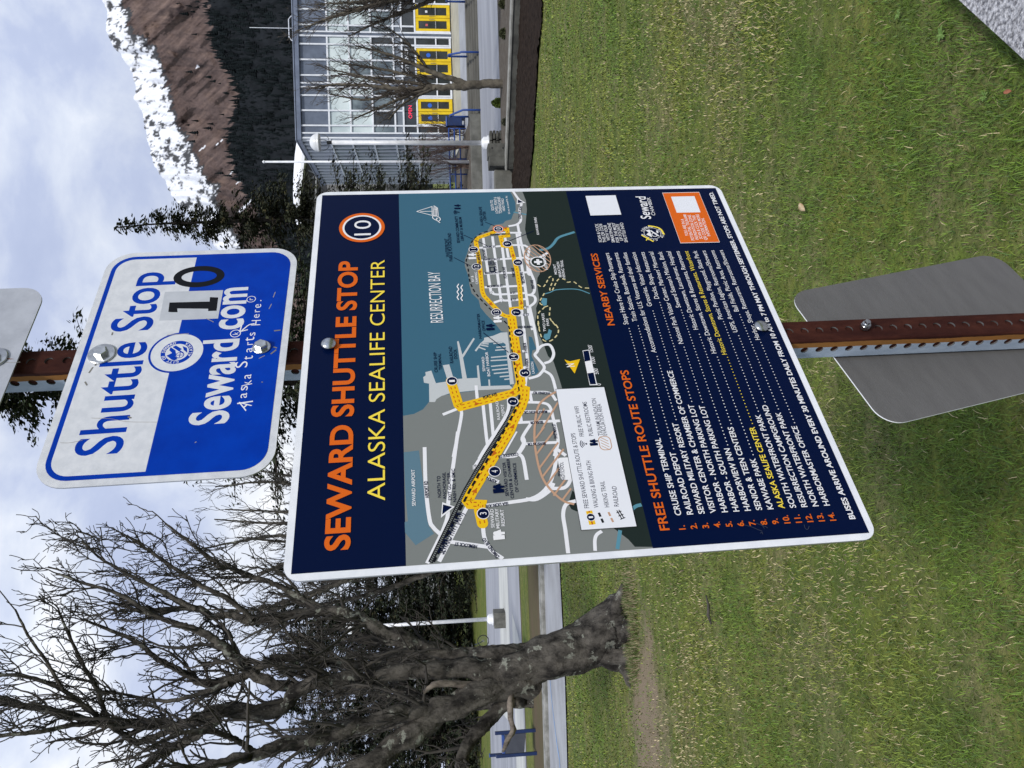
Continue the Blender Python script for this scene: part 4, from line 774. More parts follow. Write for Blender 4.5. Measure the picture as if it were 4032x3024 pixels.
for p, q in (((340, 520), (455, 410)), ((370, 380), (440, 410)), ((445, 380), (440, 640)), ((350, 250), (420, 300)), ((330, 640), (440, 640))): a, c = U(*p), U(*q); b.tube([(a[0], y_, a[1]), (c[0], y_, c[1])], .07, 6)
P(b, 'brace', mat('grey_steel', sr(140, 142, 142), rough=.6))
# pale apartment block glimpsed between the spruces on the far left
e = empty('grey_house', (-30, 100, -.2), 0, 'long pale house with a blue end wall, glimpsed behind the dark spruces', 'building'); E0 = V(e.location)
b = MB(); b.box(-46, -14, 97, 107, -1, 4.2); P(b, 'wall', mat('house_siding', sr(150, 154, 158), rough=.8, var=sr(128, 132, 138), scale=.5, stretch=(.1, .1, 6)))
b = MB(); b.box(-34, -29, 96.6, 96.98, -.6, 3.3); P(b, 'blue_panel', mat('house_blue', sr(74, 106, 168), rough=.7))
b = MB(); b.prism([(96.2, 4.2), (107.8, 4.2), (102, 7.4)], -46.6, -13.4, Matrix(((0, 0, 1, 0), (1, 0, 0, 0), (0, 1, 0, 0), (0, 0, 0, 1)))); P(b, 'roof', mat('house_roof', sr(96, 98, 102), rough=.8))
for x in (-43, -38, -25, -20.5): b = MB(); b.bev(x, x+1.6, 96.9, 97.02, 1.0, 2.6, .02); wd = P(b, 'window', WHITE); b = MB(); b.box(x+.12, x+1.48, 96.86, 96.9, 1.12, 2.48); b.build('pane', GL_D, wd)
# ------------------------------------------------------------------ street furniture
PAINT = mat('white_paint', (.80, .81, .83), rough=.35, var=(.66, .68, .71), scale=5)
GLOBE = mat('opal_globe', sr(214, 216, 218), rough=.3); STONE = mat('stone_plinth', sr(88, 88, 82), rough=.95, var=sr(56, 56, 52), scale=5, bump=.9, bscale=9, detail=9)
BLU = mat('blue_paint', sr(42, 76, 146), rough=.45, var=sr(34, 64, 126), scale=4); DBLU = mat('dark_blue_paint', sr(22, 46, 92), rough=.45, var=sr(18, 38, 78), scale=4)
def lamp_post(loc, hgt_, rp, label, plinth):
    e = empty('street_lamp', loc, 0, label, 'street lamp', 'white globe street lamps'); zb = 0
    s = 1.0
    b = MB(); b.lathe([(.27*s, zb), (.27*s, zb+.05), (.22*s, zb+.09), (.22*s, zb+.2), (.12, zb+.28)], k=24); b.build('base', PAINT, e, True)
    b = MB(); b.tube([(0, 0, zb+.2), (0, 0, zb+hgt_-.72)], [rp, rp*.86], 16); b.build('pole', PAINT, e, True)
    b = MB(); b.lathe([(rp*.6, hgt_-.74), (rp*.75, hgt_-.7), (rp*.75, hgt_-.56), (rp*.5, hgt_-.54)], k=16); b.build('collar', BLACKM, e)
    b = MB()
    for a in (0, PI/2, PI, 1.5*PI):
        b.tube([(math.cos(a)*r_, math.sin(a)*r_, hgt_+z_) for r_, z_ in ((.05, -.62), (.16, -.60), (.26, -.50), (.30, -.36), (.305, -.26))], .012, 6)
    b.build('bracket', mat('grey_bracket', sr(96, 100, 104), rough=.5), e)
    b = MB(); b.lathe([(.001, hgt_+.06)]+[(.31*math.sin(PI/2*i/9), hgt_-.24+.30*math.cos(PI/2*i/9)) for i in range(1, 10)]+[(.32, hgt_-.25), (.32, hgt_-.29), (.30, hgt_-.30), (.001, hgt_-.30)], k=32); b.build('globe', GLOBE, e, True)
    return e
p = at(1926, 563, 27.6); top = at(1219, 557, 27.6)
pl = empty('stone_plinth', (p.x, p.y, ZF), 0, 'rough dark stone plinth under the white lamp at the end of the low wall', 'plinth')
b = MB(); h_ = p.z-ZF
for k in range(5):
    for j in range(2): b.bev(-.36+.36*j+(.05 if k % 2 else 0), .0+.36*j+(.0 if k % 2 else -.02), -.32-.02*((k+j) % 2), .32, .02+k*h_/5, (k+1)*h_/5-.006*(k < 4), .02)
b.build('stones', STONE, pl)
lamp_post((p.x, p.y, p.z+.0), top.z-p.z-.06, .085, 'tall white lamp with a half globe head, standing on the stone plinth by the wall', None)
pq = at(1943, 2434, 33.6); p2 = at(1986, 2434, 33.6)
pl = empty('stone_plinth', (p2.x, 33.6, ZF), 0, 'square grey plinth on the street under the left hand lamp, beyond the pavement', 'plinth'); b = MB(); b.bev(-.34, .34, -.34, .34, 0, pq.z-ZF, .03); b.build('block', mat('plinth_concrete', sr(104, 104, 98), rough=.9, var=sr(80, 80, 76), scale=4), pl)
lamp_post((p2.x, 33.6, pq.z), top.z-p.z, .085, 'white lamp on the far left street, its head hidden among bare branches', None)
# pier at the end of the low wall, and the darker wall beyond it
p = at(2022, 628, 25.2)
e = empty('wall_pier', (p.x, 25.2, ZF), 0, 'square concrete pier with two drilled holes, between the stone plinth and the map board', 'pier')
hh = at(1920, 628, 25.2).z-ZF
b = MB(); b.bev(-.30, .02, -.3, .3, -.1, hh-.03, .02); b.bev(.024, .46, -.26, .3, -.1, hh, .02); b.build('block', WALLC, e)
for z in (hh-.14, hh-.5): b = MB(); b.lathe([(.0001, 0), (.03, 0), (.03, .004), (.0001, .004)], k=12, M=Matrix.Translation((.30, -.264, z)) @ Matrix.Rotation(PI/2, 4, 'X')); b.build('hole', BLACKM, e)
e = empty('garden_wall', (p.x-2.2, 25.4, ZF), 0, 'stained dark concrete wall beyond the pier, partly hidden by the map board', 'wall'); b = MB(); b.bev(-2.4, 1.87, -.2, .2, -.1, hh-.22, .02); b.build('wall', mat('stained_concrete', sr(112, 112, 106)), e)
# flagpole
p = at(1740, 637, 41); t = at(1036, 634, 41)
e = empty('flagpole', (p.x, 41, -.75), 0, 'slim white flagpole without a flag behind the lamp', 'flagpole'); b = MB(); b.tube([(0, 0, 0), (0, 0, t.z+.75-.1)], [.085, .05], 12); b.build('pole', PAINT, e, True); b = MB(); b.lathe([(.02, t.z+.63), (.075, t.z+.68), (.075, t.z+.74), (.02, t.z+.79)], k=14); b.build('finial', PAINT, e, True)
# hand rails of the steps
for i, (yy, lab) in enumerate(((462, 'blue handrail at the left end of the entrance steps'), (240, 'blue handrail in the middle of the entrance steps'), (14, 'blue handrail on the right of the entrance steps, before the third yellow door'))):
    x = at(1800, yy, 40.4).x
    e = empty('handrail', (x, 39.3, ZF), 0, lab, 'handrail', 'blue handrails of the entrance steps')
    dz = ZT-ZF; r_ = (.8, .35, .7)[i]; b = MB(); b.tube([(0, 0, 0), (0, 0, .92), (0, .08, .98), (0, r_, dz+.98), (0, r_+.2, dz+1.0)], .055, 8); b.build('rail', BLU, e, True)
    b = MB(); b.tube([(0, r_+.2, dz), (0, r_+.2, dz+1.0)], .055, 8); b.build('post', BLU, e, True)
# bin and railing on the raised bed
q = at(1770, 483, 42.5); e = empty('litter_bin', (q.x, 42.5, -.58), 0, 'dark blue litter bin on legs beside the left handrail', 'bin')
b = MB(); b.bev(-.24, .24, -.24, .24, .22, 1.02, .03); b.build('body', DBLU, e); b = MB(); b.bev(-.28, .28, -.28, .28, 1.024, 1.12, .03); b.build('lid', BLU, e)
for sx_ in (-1, 1): b = MB(); b.box(sx_*.2-.03, sx_*.2+.03, -.2, .2, 0, .22); b.build('leg', DBLU, e)
x0_, x1_ = at(1770, 745, 42).x, at(1770, 505, 42).x
e = empty('railing', ((x0_+x1_)/2, 42, -.65), 0, 'blue tube railing behind the brown shrubs, left of the bin', 'railing')
for z in (.45, .75, 1.05): b = MB(); b.tube([(x0_-(x0_+x1_)/2, 0, z), (x1_-(x0_+x1_)/2, 0, z)], .04, 8); b.build('rail', BLU, e, True)
for k in range(5): xx = (x0_-x1_)/2+(x1_-x0_)*k/4; b = MB(); b.tube([(xx, .05, 0), (xx, .05, 1.08)], .04, 8); b.build('post', BLU, e, True)
# information panel on the verge, far left
p = gz(2112, 2920, ZF)
e = empty('information_panel', (p.x, p.y, ZF), rad(14), 'information panel with a grey face between two dark blue posts, far left by the kerb', 'panel')
q0, q1 = gz(2105, 2897, ZF), gz(2120, 2937, ZF); w_ = .33
for s_ in (-1, 1):
    b = MB(); b.bev(s_*w_-.05, s_*w_+.05, -.05, .05, 0, 1.28, .012); b.build('post', DBLU, e)
b = MB(); b.prism([(-.27, .40), (.27, .32), (.27, .98), (-.27, .98)], -.03, .03, Matrix(((1, 0, 0, 0), (0, 0, 1, 0), (0, 1, 0, 0), (0, 0, 0, 1)))); b.build('face', mat('panel_grey', sr(70, 74, 84), rough=.5, var=sr(60, 64, 74), scale=4), e)
b = MB(); b.bev(-.27, .27, -.04, .04, .985, 1.08, .012); b.build('top_bar', BLU, e)
p = gz(2050, 2965, ZF); e = empty('bollard', (p.x, p.y, ZF), 0, 'thin blue bollard at the far left, beyond the information panel', 'bollard'); b = MB(); b.bev(-.05, .05, -.05, .05, 0, 1.15, .012); b.build('shaft', DBLU, e); b = MB(); b.bev(-.06, .06, -.06, .06, 1.152, 1.19, .012); b.build('cap', BLU, e)
# bicycle seen beside the old tree's trunk
p = gz(1924, 2528, ZF); e = empty('bicycle', (p.x-.3, 45.6, ZF+.01), rad(8), 'dark bicycle leaning at the far side of the street, half hidden by the trunk', 'bicycle')
RUB = mat('tyre_rubber', (.012, .012, .013), rough=.8); BFR = mat('bike_blue', sr(30, 44, 66), rough=.4)
for x in (-.52, .52):
    b = MB(); b.tube([(x+.33*math.cos(2*PI*i/24), 0, .34+.33*math.sin(2*PI*i/24)) for i in range(25)], .026, 8, False); w = b.build('wheel', RUB, e, True)
    b = MB()
    for i in range(10): a = PI*i/10; b.tube([(x+.31*math.cos(a), 0, .34+.31*math.sin(a)), (x-.31*math.cos(a), 0, .34-.31*math.sin(a))], .004, 4)
    b.tube([(x, -.05, .34), (x, .05, .34)], .03, 8); b.build('spokes', STEEL, w)
b = MB()
for pts in ([(-.52, 0, .34), (-.06, 0, .30), (.34, 0, .78), (-.18, 0, .80), (-.52, 0, .34)], [(-.06, 0, .30), (-.2, 0, .92)], [(.34, 0, .86), (.38, 0, .66), (.52, 0, .34)]): b.tube(pts, .022, 8)
b.build('frame', BFR, e, True)
b = MB(); b.bev(-.34, -.08, -.06, .06, .92, .98, .025); b.build('saddle', RUB, e); b = MB(); b.tube([(.30, -.28, 1.02), (.36, -.2, 1.02), (.34, 0, .98), (.36, .2, 1.02), (.30, .28, 1.02)], .014, 8); b.build('handlebar', STEEL, e, True)
# ------------------------------------------------------------------ trees
def unit(a): return a/np.maximum(np.linalg.norm(a, axis=-1, keepdims=True), 1e-9)
def tubes(P_, Rr, k):
    """N paths of n points -> one set of verts and quads"""
    N_, n, _ = P_.shape
    T = np.empty_like(P_); T[:, 1:-1] = P_[:, 2:]-P_[:, :-2]; T[:, 0] = P_[:, 1]-P_[:, 0]; T[:, -1] = P_[:, -1]-P_[:, -2]; T = unit(T)
    mt_ = unit(P_[:, -1]-P_[:, 0]); ref = np.eye(3)[np.argmin(np.abs(mt_), axis=1)][:, None, :]; U = unit(np.cross(T, ref)); Wv = np.cross(T, U)
    a = np.arange(k)*2*PI/k
    vs = P_[:, :, None, :]+Rr[:, :, None, None]*(U[:, :, None, :]*np.cos(a)[:, None]+Wv[:, :, None, :]*np.sin(a)[:, None])
    base = (np.arange(N_)*n*k)[:, None, None]; i = np.arange(n-1)[None, :, None]*k; j = np.arange(k)[None, None, :]; j2 = (j+1) % k
    f = np.stack([base+i+j, base+i+j2, base+i+k+j2, base+i+k+j], -1).reshape(-1, 4)
    return vs.reshape(-1, 3), f
def merge(lst):
    v = []; f = []; b = 0
    for a, c in lst: v.append(a); f.append(c+b); b += len(a)
    return np.concatenate(v), np.concatenate(f)
def resample(p, r, n):
    p = np.asarray(p, float); d = np.r_[0, np.cumsum(np.linalg.norm(np.diff(p, axis=0), axis=1))]; t = np.linspace(0, d[-1], n)
    return np.stack([np.interp(t, d, p[:, i]) for i in range(3)], 1), np.interp(t, d, r), d[-1]
def offshoots(parents, rng, per_m, length, n, ang=(35, 65), t0=.1, up=.25, rfac=.55, rmin=.002, bias=None, jit=.18, tipscale=.7, rmaxp=9, rtop=9):
    """branches along parent paths: list of (path, radii, length) -> arrays"""
    S_, D_, Rd, Ln = [], [], [], []
    for p, r, L in parents:
        m = rng.poisson(per_m*L*(1-t0))
        if m == 0: continue
        t = rng.uniform(t0, 1, m)**.9*(len(p)-1.001); i = t.astype(int); w = (t-i)[:, None]
        S_.append(p[i]*(1-w)+p[i+1]*w); tg = unit(p[i+1]-p[i]); rr = r[i]*(1-w[:, 0])+r[i+1]*w[:, 0]
        q = unit(np.cross(tg, rng.normal(size=(m, 3)))); a = np.radians(rng.uniform(*ang, m))[:, None]
        d = tg*np.cos(a)+q*np.sin(a); d[:, 2] += up
        if bias is not None: d += bias
        ok = rr < rmaxp; S_[-1] = S_[-1][ok]; D_.append(unit(d)[ok]); Rd.append(np.clip(rr*rfac, rmin, rtop)[ok]); Ln.append((length*rng.uniform(.5, 1.25, m)*(1-(1-tipscale)*t/(len(p)-1)))[ok])
    S_ = np.concatenate(S_); D_ = np.concatenate(D_); Rd = np.concatenate(Rd); Ln = np.concatenate(Ln); M_ = len(S_)
    P_ = np.empty((M_, n, 3)); P_[:, 0] = S_; d = D_.copy(); st = (Ln/(n-1))[:, None]
    for k in range(1, n):
        d = unit(d+rng.normal(size=d.shape)*jit+np.array([0, 0, up*.35])); P_[:, k] = P_[:, k-1]+d*st
    tp = np.linspace(1, .42, n)[None, :]
    return P_, np.maximum(rmin*.8, Rd[:, None]*tp), Ln
def aslist(P_, Rr, Ln): return [(P_[i], Rr[i], Ln[i]) for i in range(len(P_))]
BARK = mat('old_bark', sr(92, 88, 82), rough=.95, spec=.15, var=sr(36, 34, 32), scale=7, bump=1.0, bscale=11, detail=12, stretch=(1, 1, .55))
def bark_lichen():
    t = BARK.node_tree; b = t.nodes['Principled BSDF']; co = N(t, 'ShaderNodeTexCoord').outputs['Object']
    src = b.inputs['Base Color'].links[0].from_socket
    n = N(t, 'ShaderNodeTexNoise', i_Scale=4.6, i_Detail=3, i_Roughness=.5); t.links.new(co, n.inputs[0]); n2_ = N(t, 'ShaderNodeTexNoise', i_Scale=12, i_Detail=5, i_Roughness=.7); t.links.new(co, n2_.inputs[0])
    mu = N(t, 'ShaderNodeMath', operation='MULTIPLY'); t.links.new(n.outputs[0], mu.inputs[0]); t.links.new(n2_.outputs[0], mu.inputs[1])
    c = mix(t, ramp(t, mu.outputs[0], [(.325, 0), (.36, .8)]), src, sr(136, 138, 128)); t.links.new(c, b.inputs['Base Color'])
bark_lichen()
[setattr(n.inputs['Distance'], 'default_value', .06) for n in BARK.node_tree.nodes if n.type == 'BUMP']
TWIG = mat('twig_bark', sr(68, 64, 59), rough=.95, var=sr(48, 45, 42), scale=4)
DEAD = mat('dead_wood', sr(138, 128, 117), rough=.9, var=sr(62, 55, 50), scale=9, bump=.8, bscale=18, stretch=(1, 1, .3))
def ptube(p, r, k):                                      # one limb, frame carried along it without twist
    n = len(p); vs = []; u = None
    for i in range(n):
        t = V(p[min(i+1, n-1)]-p[max(i-1, 0)]).normalized(); u = t.orthogonal().normalized() if u is None else (u-t*u.dot(t)).normalized(); w_ = t.cross(u)
        vs += [V(p[i])+(u*math.cos(2*PI*j/k)+w_*math.sin(2*PI*j/k))*r[i] for j in range(k)]
    f = [(i*k+j, i*k+(j+1) % k, (i+1)*k+(j+1) % k, (i+1)*k+j) for i in range(n-1) for j in range(k)]
    return np.array([tuple(q) for q in vs]), np.array(f)
def knobbly(p, r, rng, k, amp=.16, fur=.32):
    """one limb as a tube with an uneven bark outline"""
    v, f = ptube(p, r, k); n = len(p); cen = np.repeat(p, k, 0); d = v-cen; rk = np.repeat(r, k)
    s = np.array([1+amp*(mnoise.noise(V(q*1.1/max(.03, a)))+.55*mnoise.noise(V(q*2.9/max(.03, a)))+.3*mnoise.noise(V(q*7/max(.03, a))))-fur*abs(mnoise.noise(V((math.cos(2*PI*j/k)*2.6, math.sin(2*PI*j/k)*2.6, l_/max(.05, a)*.45)))) for q, a, j, l_ in zip(v, rk, np.tile(np.arange(k), n), np.repeat(np.r_[0, np.cumsum(np.linalg.norm(np.diff(p, axis=0), axis=1))], k))]); return cen+d*s[:, None], f
def bare_tree(name, loc, label, limbs, crown_spec, seed, dead=(), k=14, bark=None, twig=None, lab_cat='tree', group=None, amp=.16):
    """limbs: lists of (x, y, z, radius) in world coordinates"""
    rng = np.random.default_rng(seed); e = empty(name, loc, 0, label, lab_cat, group); o_ = np.array(loc)
    par = []; tv = []
    for L in limbs:
        L = np.asarray(L, float); c = np.array(crv([tuple(q[:3]) for q in L], 8)); rr = np.interp(np.linspace(0, 1, len(c)), np.linspace(0, 1, len(L)), L[:, 3])
        ll = np.linalg.norm(np.diff(c, axis=0), axis=1).sum(); n = int(np.clip(ll/max(.018, rr.mean()*.55), 8, 160)); p, r, ln = resample(c, rr, n); p = p-o_
        p[1:-1] += np.array([[mnoise.noise(V(q*(.35/max(.03, a)))+V((b_, 0, 0)))*a*.45 for b_ in (0, 31, 57)] for q, a in zip(p[1:-1], r[1:-1])])
        tv.append(knobbly(p, r, rng, k, amp)); par.append((p, r, ln))
    v, f = merge(tv); npobj('trunk', v, f, bark or BARK, e, smooth=True)
    out = []; cur = [q for q in par[:crown_spec.get('nl', 999)] if q[1].mean() < crown_spec.get('limbmax', 9)]
    for i, lv in enumerate(crown_spec['levels']):
        P_, Rr, Ln = offshoots(cur, rng, **lv['o']); out.append(tubes(P_, Rr, lv['k'])); nx_ = aslist(P_, Rr, Ln)
        cur = nx_
    v, f = merge(out); npobj('crown', v, f, twig or TWIG, e, smooth=True)
    for L in dead:
        L = np.asarray(L, float); c = np.array(crv([tuple(q[:3]) for q in L], 8)); rr = np.interp(np.linspace(0, 1, len(c)), np.linspace(0, 1, len(L)), L[:, 3]); p, r, ln = resample(c, rr, 16)
        v, f = knobbly(p-o_, r, rng, 12, .4, .5); npobj('dead_branch', v, f, DEAD, e, smooth=True)
    return e
def limb(depths, *pts):
    """photo trace of a limb -> world points with true radii; depths run from first to last point"""
    n = len(pts)//3; o = []
    for i in range(n):
        d = depths[0]+(depths[1]-depths[0])*i/max(1, n-1); q = at(pts[3*i], pts[3*i+1], d); o.append((q.x, q.y, q.z, pts[3*i+2]/2*d/F))
    return o
B0 = 8.95
big_limbs = [
    limb((B0-.05, B0), 2500, 2452, 285, 2470, 2456, 258, 2430, 2474, 232, 2380, 2503, 210, 2307, 2543, 192, 2250, 2562, 184, 2196, 2580, 182, 2140, 2602, 176, 2090, 2622, 172, 2042, 2642, 150, 1960, 2640, 110, 1840, 2632, 82, 1700, 2640, 72, 1560, 2655, 66, 1440, 2680, 64, 1350, 2672, 60, 1240, 2690, 60, 1160, 2728, 58, 1111, 2792, 56, 980, 2800, 54, 864, 2802, 52, 770, 2830, 46, 710, 2858, 44, 640, 2850, 42, 555, 2852, 40, 440, 2850, 34, 340, 2838, 30, 204, 2796, 26, 90, 2780, 24, 0, 2753, 22, -200, 2700, 14),
    limb((B0, B0+.7), 2110, 2600, 95, 2020, 2585, 90, 1930, 2585, 80, 1830, 2590, 66, 1760, 2580, 62, 1660, 2545, 60, 1560, 2505, 58, 1470, 2470, 52, 1390, 2420, 44, 1300, 2405, 38, 1142, 2420, 36, 988, 2444, 33, 913, 2420, 30, 833, 2426, 28, 772, 2395, 24, 617, 2401, 20, 480, 2370, 12),
    limb((B0, B0-.7), 2100, 2700, 120, 2020, 2700, 120, 1898, 2725, 112, 1800, 2765, 106, 1717, 2813, 100, 1640, 2870, 96, 1572, 2920, 92, 1500, 2975, 90, 1440, 3015, 90, 1330, 3080, 84, 1150, 3180, 70, 900, 3260, 50),
    limb((B0-.1, B0-.9), 1880, 2740, 90, 1800, 2760, 80, 1700, 2790, 70, 1600, 2805, 64, 1480, 2838, 60, 1367, 2872, 58, 1240, 2910, 54, 1115, 2935, 52, 1030, 2965, 48, 957, 2979, 42, 863, 3004, 34, 740, 3030, 26),
    limb((B0+.05, B0-.5), 2050, 2750, 70, 1985, 2775, 58, 1930, 2835, 56, 1880, 2880, 55, 1845, 2925, 52, 1822, 2970, 50, 1812, 3010, 46, 1830, 3060, 40),
    limb((B0, B0+.4), 1180, 2726, 46, 1130, 2700, 44, 1070, 2690, 43, 1018, 2667, 42, 970, 2625, 40, 926, 2593, 38, 870, 2540, 34, 802, 2494, 30, 740, 2470, 26, 697, 2457, 23, 620, 2430, 19, 537, 2401, 15, 430, 2370, 10),
    limb((B0+.3, B0+.5), 1540, 2650, 40, 1400, 2620, 38, 1250, 2600, 34, 1100, 2590, 33, 988, 2648, 32, 900, 2680, 30, 802, 2691, 28, 753, 2667, 26, 690, 2630, 23, 617, 2593, 20, 543, 2531, 17, 430, 2480, 13, 330, 2440, 9),
    limb((B0, B0-.3), 700, 2858, 28, 600, 2905, 26, 535, 2922, 25, 470, 2880, 22, 378, 2815, 20, 252, 2720, 17, 126, 2670, 15, 0, 2657, 12, -100, 2650, 10),
    limb((B0, B0+.3), 430, 2850, 20, 410, 2796, 19, 378, 2708, 16, 345, 2650, 14, 315, 2594, 13, 271, 2500, 11, 230, 2400, 8),
    limb((B0-.1, B0-.6), 380, 2850, 20, 296, 2853, 19, 220, 2868, 18, 157, 2878, 17, 0, 2897, 14, -120, 2900, 12),
    limb((B0-.2, B0-.6), 870, 2830, 34, 800, 2880, 36, 630, 2972, 34, 712, 2930, 34, 590, 3000, 30, 480, 3060, 26)[:2]+limb((B0-.2, B0-.6), 712, 2930, 34, 630, 2972, 32, 560, 3024, 28, 450, 3090, 22),
    limb((B0-.4, B0-.8), 1000, 2960, 26, 900, 2900, 22, 800, 2880, 20, 700, 2892, 18, 600, 2940, 14),
    limb((B0+.5, B0+.9), 1300, 2410, 26, 1200, 2360, 24, 1080, 2300, 21, 960, 2260, 18, 840, 2210, 15, 740, 2130, 12, 650, 2060, 8),
    limb((B0+.4, B0+.8), 1000, 2440, 22, 900, 2360, 20, 800, 2310, 18, 690, 2240, 15, 590, 2170, 12, 500, 2110, 8),
    limb((B0+.3, B0+.6), 770, 2400, 20, 640, 2330, 18, 520, 2270, 14, 400, 2200, 10, 320, 2130, 7),
    limb((B0+.2, B0+.5), 600, 2420, 16, 470, 2340, 14, 340, 2300, 11, 230, 2260, 8),
    limb((B0-.2, B0+.1), 250, 2720, 14, 180, 2600, 12, 110, 2500, 10, 60, 2400, 7),
    limb((B0+.1, B0+.3), 900, 2690, 20, 760, 2740, 17, 640, 2760, 14, 520, 2740, 11, 400, 2720, 8),
]
big_limbs += [limb((B0-.1, B0-.25), 2330, 2500, 110, 2390, 2440, 96, 2425, 2390, 66, 2443, 2345, 40, 2452, 2300, 16), limb((B0-.15, B0-.4), 2380, 2560, 110, 2450, 2570, 90, 2500, 2590, 60, 2525, 2610, 24), limb((B0-.2, B0-.5), 2400, 2500, 120, 2470, 2480, 110, 2520, 2470, 60, 2545, 2465, 20), limb((B0-.1, B0-.6), 2420, 2540, 110, 2490, 2545, 95, 2530, 2560, 60, 2570, 2590, 18), limb((B0-.05, B0-.3), 2400, 2440, 90, 2470, 2400, 70, 2500, 2370, 36, 2520, 2330, 12), limb((B0-.1, B0-.35), 2380, 2575, 90, 2455, 2630, 66, 2488, 2690, 36, 2500, 2745, 10), limb((B0-.15, B0-.7), 2430, 2490, 90, 2520, 2500, 70, 2570, 2490, 36, 2600, 2470, 8)]
dead_l = [limb((B0-.05, B0-.5), 2050, 2700, 34, 2020, 2712, 30, 2010, 2760, 27, 2012, 2830, 25, 2020, 2875, 26, 1998, 2915, 23, 1980, 2960, 12), limb((B0-.05, B0-.35), 1990, 2686, 36, 1920, 2693, 30, 1850, 2697, 29, 1800, 2692, 30, 1740, 2690, 28, 1700, 2700, 22, 1668, 2728, 12), limb((B0-.1, B0-.3), 1700, 2800, 22, 1600, 2822, 18, 1530, 2820, 10)]
bspec = dict(limbmax=.2, nl=len(big_limbs)-7, levels=[
    dict(k=6, o=dict(per_m=7.6, length=.95, n=8, ang=(30, 65), t0=.05, up=.32, rfac=.42, rmin=.0085, rmaxp=.1, rtop=.022, bias=np.array([.18, 0, .05]), jit=.2)),
    dict(k=4, o=dict(per_m=9.5, length=.38, n=6, ang=(30, 70), t0=.1, up=.3, rfac=.65, rmin=.0056, jit=.28)),
    dict(k=3, o=dict(per_m=11, length=.115, n=3, ang=(30, 75), t0=.12, up=.25, rfac=.9, rmin=.0052, jit=.3))])
q = at(2480, 2525, B0)
bare_tree('bare_tree', (q.x, q.y, hgt(q.x, q.y)), 'big gnarled leafless tree with lichened bark leaning left of the map board', big_limbs, bspec, 5, dead_l, 26)
# a second bare tree, further off, whose trunk is behind the map board
def rand_tree(loc, h, spread, rng, n=9, fork=.25, r0=.16, lean=(0, 0)):
    o = np.array(loc); L = [[(*o, r0*1.25), (*(o+np.array([lean[0]*.15, 0, h*.06])), r0), (*(o+np.array([lean[0]*.4, 0, h*fork])), r0*.85)]]; f = o+np.array([lean[0]*.4, 0, h*fork])
    for i in range(n):
        a = 2*PI*i/n+rng.uniform(-.3, .3); s = rng.uniform(.35, 1)*spread; hh = h*rng.uniform(.72, 1.0); t0 = rng.uniform(0, .25); pts = [(*(f-np.array([0, 0, t0*h*.15])), r0*.6)]
        for t in (.25, .5, .75, 1): pts.append((f[0]+lean[0]*.6*t+math.cos(a)*s*t**.75+rng.uniform(-.12, .12)*spread*t, f[1]+math.sin(a)*s*t**.75, f[2]+(hh-h*fork)*t+rng.uniform(-.1, .1), r0*.6*(1-.82*t)))
        L.append(pts)
    return L
sspec = dict(levels=[dict(k=5, o=dict(per_m=7, length=1.0, n=7, ang=(25, 55), t0=.1, up=.3, rfac=.4, rmin=.006, jit=.2, rmaxp=.09, rtop=.02)), dict(k=4, o=dict(per_m=5.5, length=.42, n=5, ang=(30, 65), t0=.1, up=.3, rfac=.65, rmin=.005, jit=.22)), dict(k=3, o=dict(per_m=6, length=.13, n=3, ang=(30, 70), t0=.2, up=.25, rfac=.9, rmin=.0045, jit=.3))])
rr_ = np.random.default_rng(21)
q = at(2050, 2130, 17.5); z = hgt(q.x, 17.5)
bare_tree('bare_tree', (q.x, 17.5, z), 'leafless tree behind the upper left corner of the map board, its twigs against the sky', rand_tree((q.x, 17.5, z), 8.3, 2.3, rr_, 11, .22, .15), sspec, 8, k=8)
q = gz(2085, 2545, ZF); bare_tree('bare_tree', (q.x, q.y, ZF), 'thin dark bare tree on the verge right behind the big trunk', rand_tree((q.x, q.y, ZF), 8.5, 2.0, rr_, 7, .3, .13), sspec, 9, k=8)
q = gz(2100, 2765, ZF); bare_tree('bare_tree', (q.x, q.y, ZF), 'slim bare tree on the verge left of the big trunk, near the kerb', rand_tree((q.x, q.y, ZF), 8.0, 2.0, rr_, 7, .33, .16), sspec, 10, k=8)
# the young tree in the planted strip before the hall
D1 = 26.3; zb = ZF+.16; q = gz(1990, 328, zb)
q = at(1990, 328, D1)
lm = [limb((D1, D1), 1996, 328, 46, 1975, 329, 38, 1900, 332, 36, 1845, 337, 38, 1780, 344, 27, 1700, 345, 24, 1570, 350, 18, 1440, 337, 13, 1330, 332, 9, 1230, 345, 4),
      limb((D1, D1-.5), 1850, 335, 28, 1800, 318, 25, 1745, 300, 23, 1690, 280, 20, 1600, 240, 15, 1500, 205, 10, 1400, 180, 5), limb((D1, D1+.6), 1745, 300, 16, 1640, 300, 14, 1500, 272, 10, 1350, 250, 5), limb((D1, D1-.6), 1700, 345, 15, 1600, 380, 13, 1480, 430, 9, 1390, 470, 5),
      limb((D1, D1+.5), 1600, 350, 13, 1450, 392, 10, 1300, 372, 5), limb((D1-.1, D1-.8), 1690, 280, 13, 1640, 210, 11, 1570, 140, 7, 1520, 110, 4), limb((D1, D1+.9), 1780, 344, 15, 1650, 330, 13, 1500, 310, 9, 1330, 290, 5), limb((D1, D1-.9), 1720, 345, 13, 1600, 400, 10, 1530, 470, 6), limb((D1, D1+.4), 1560, 350, 10, 1420, 300, 8, 1280, 270, 4)]
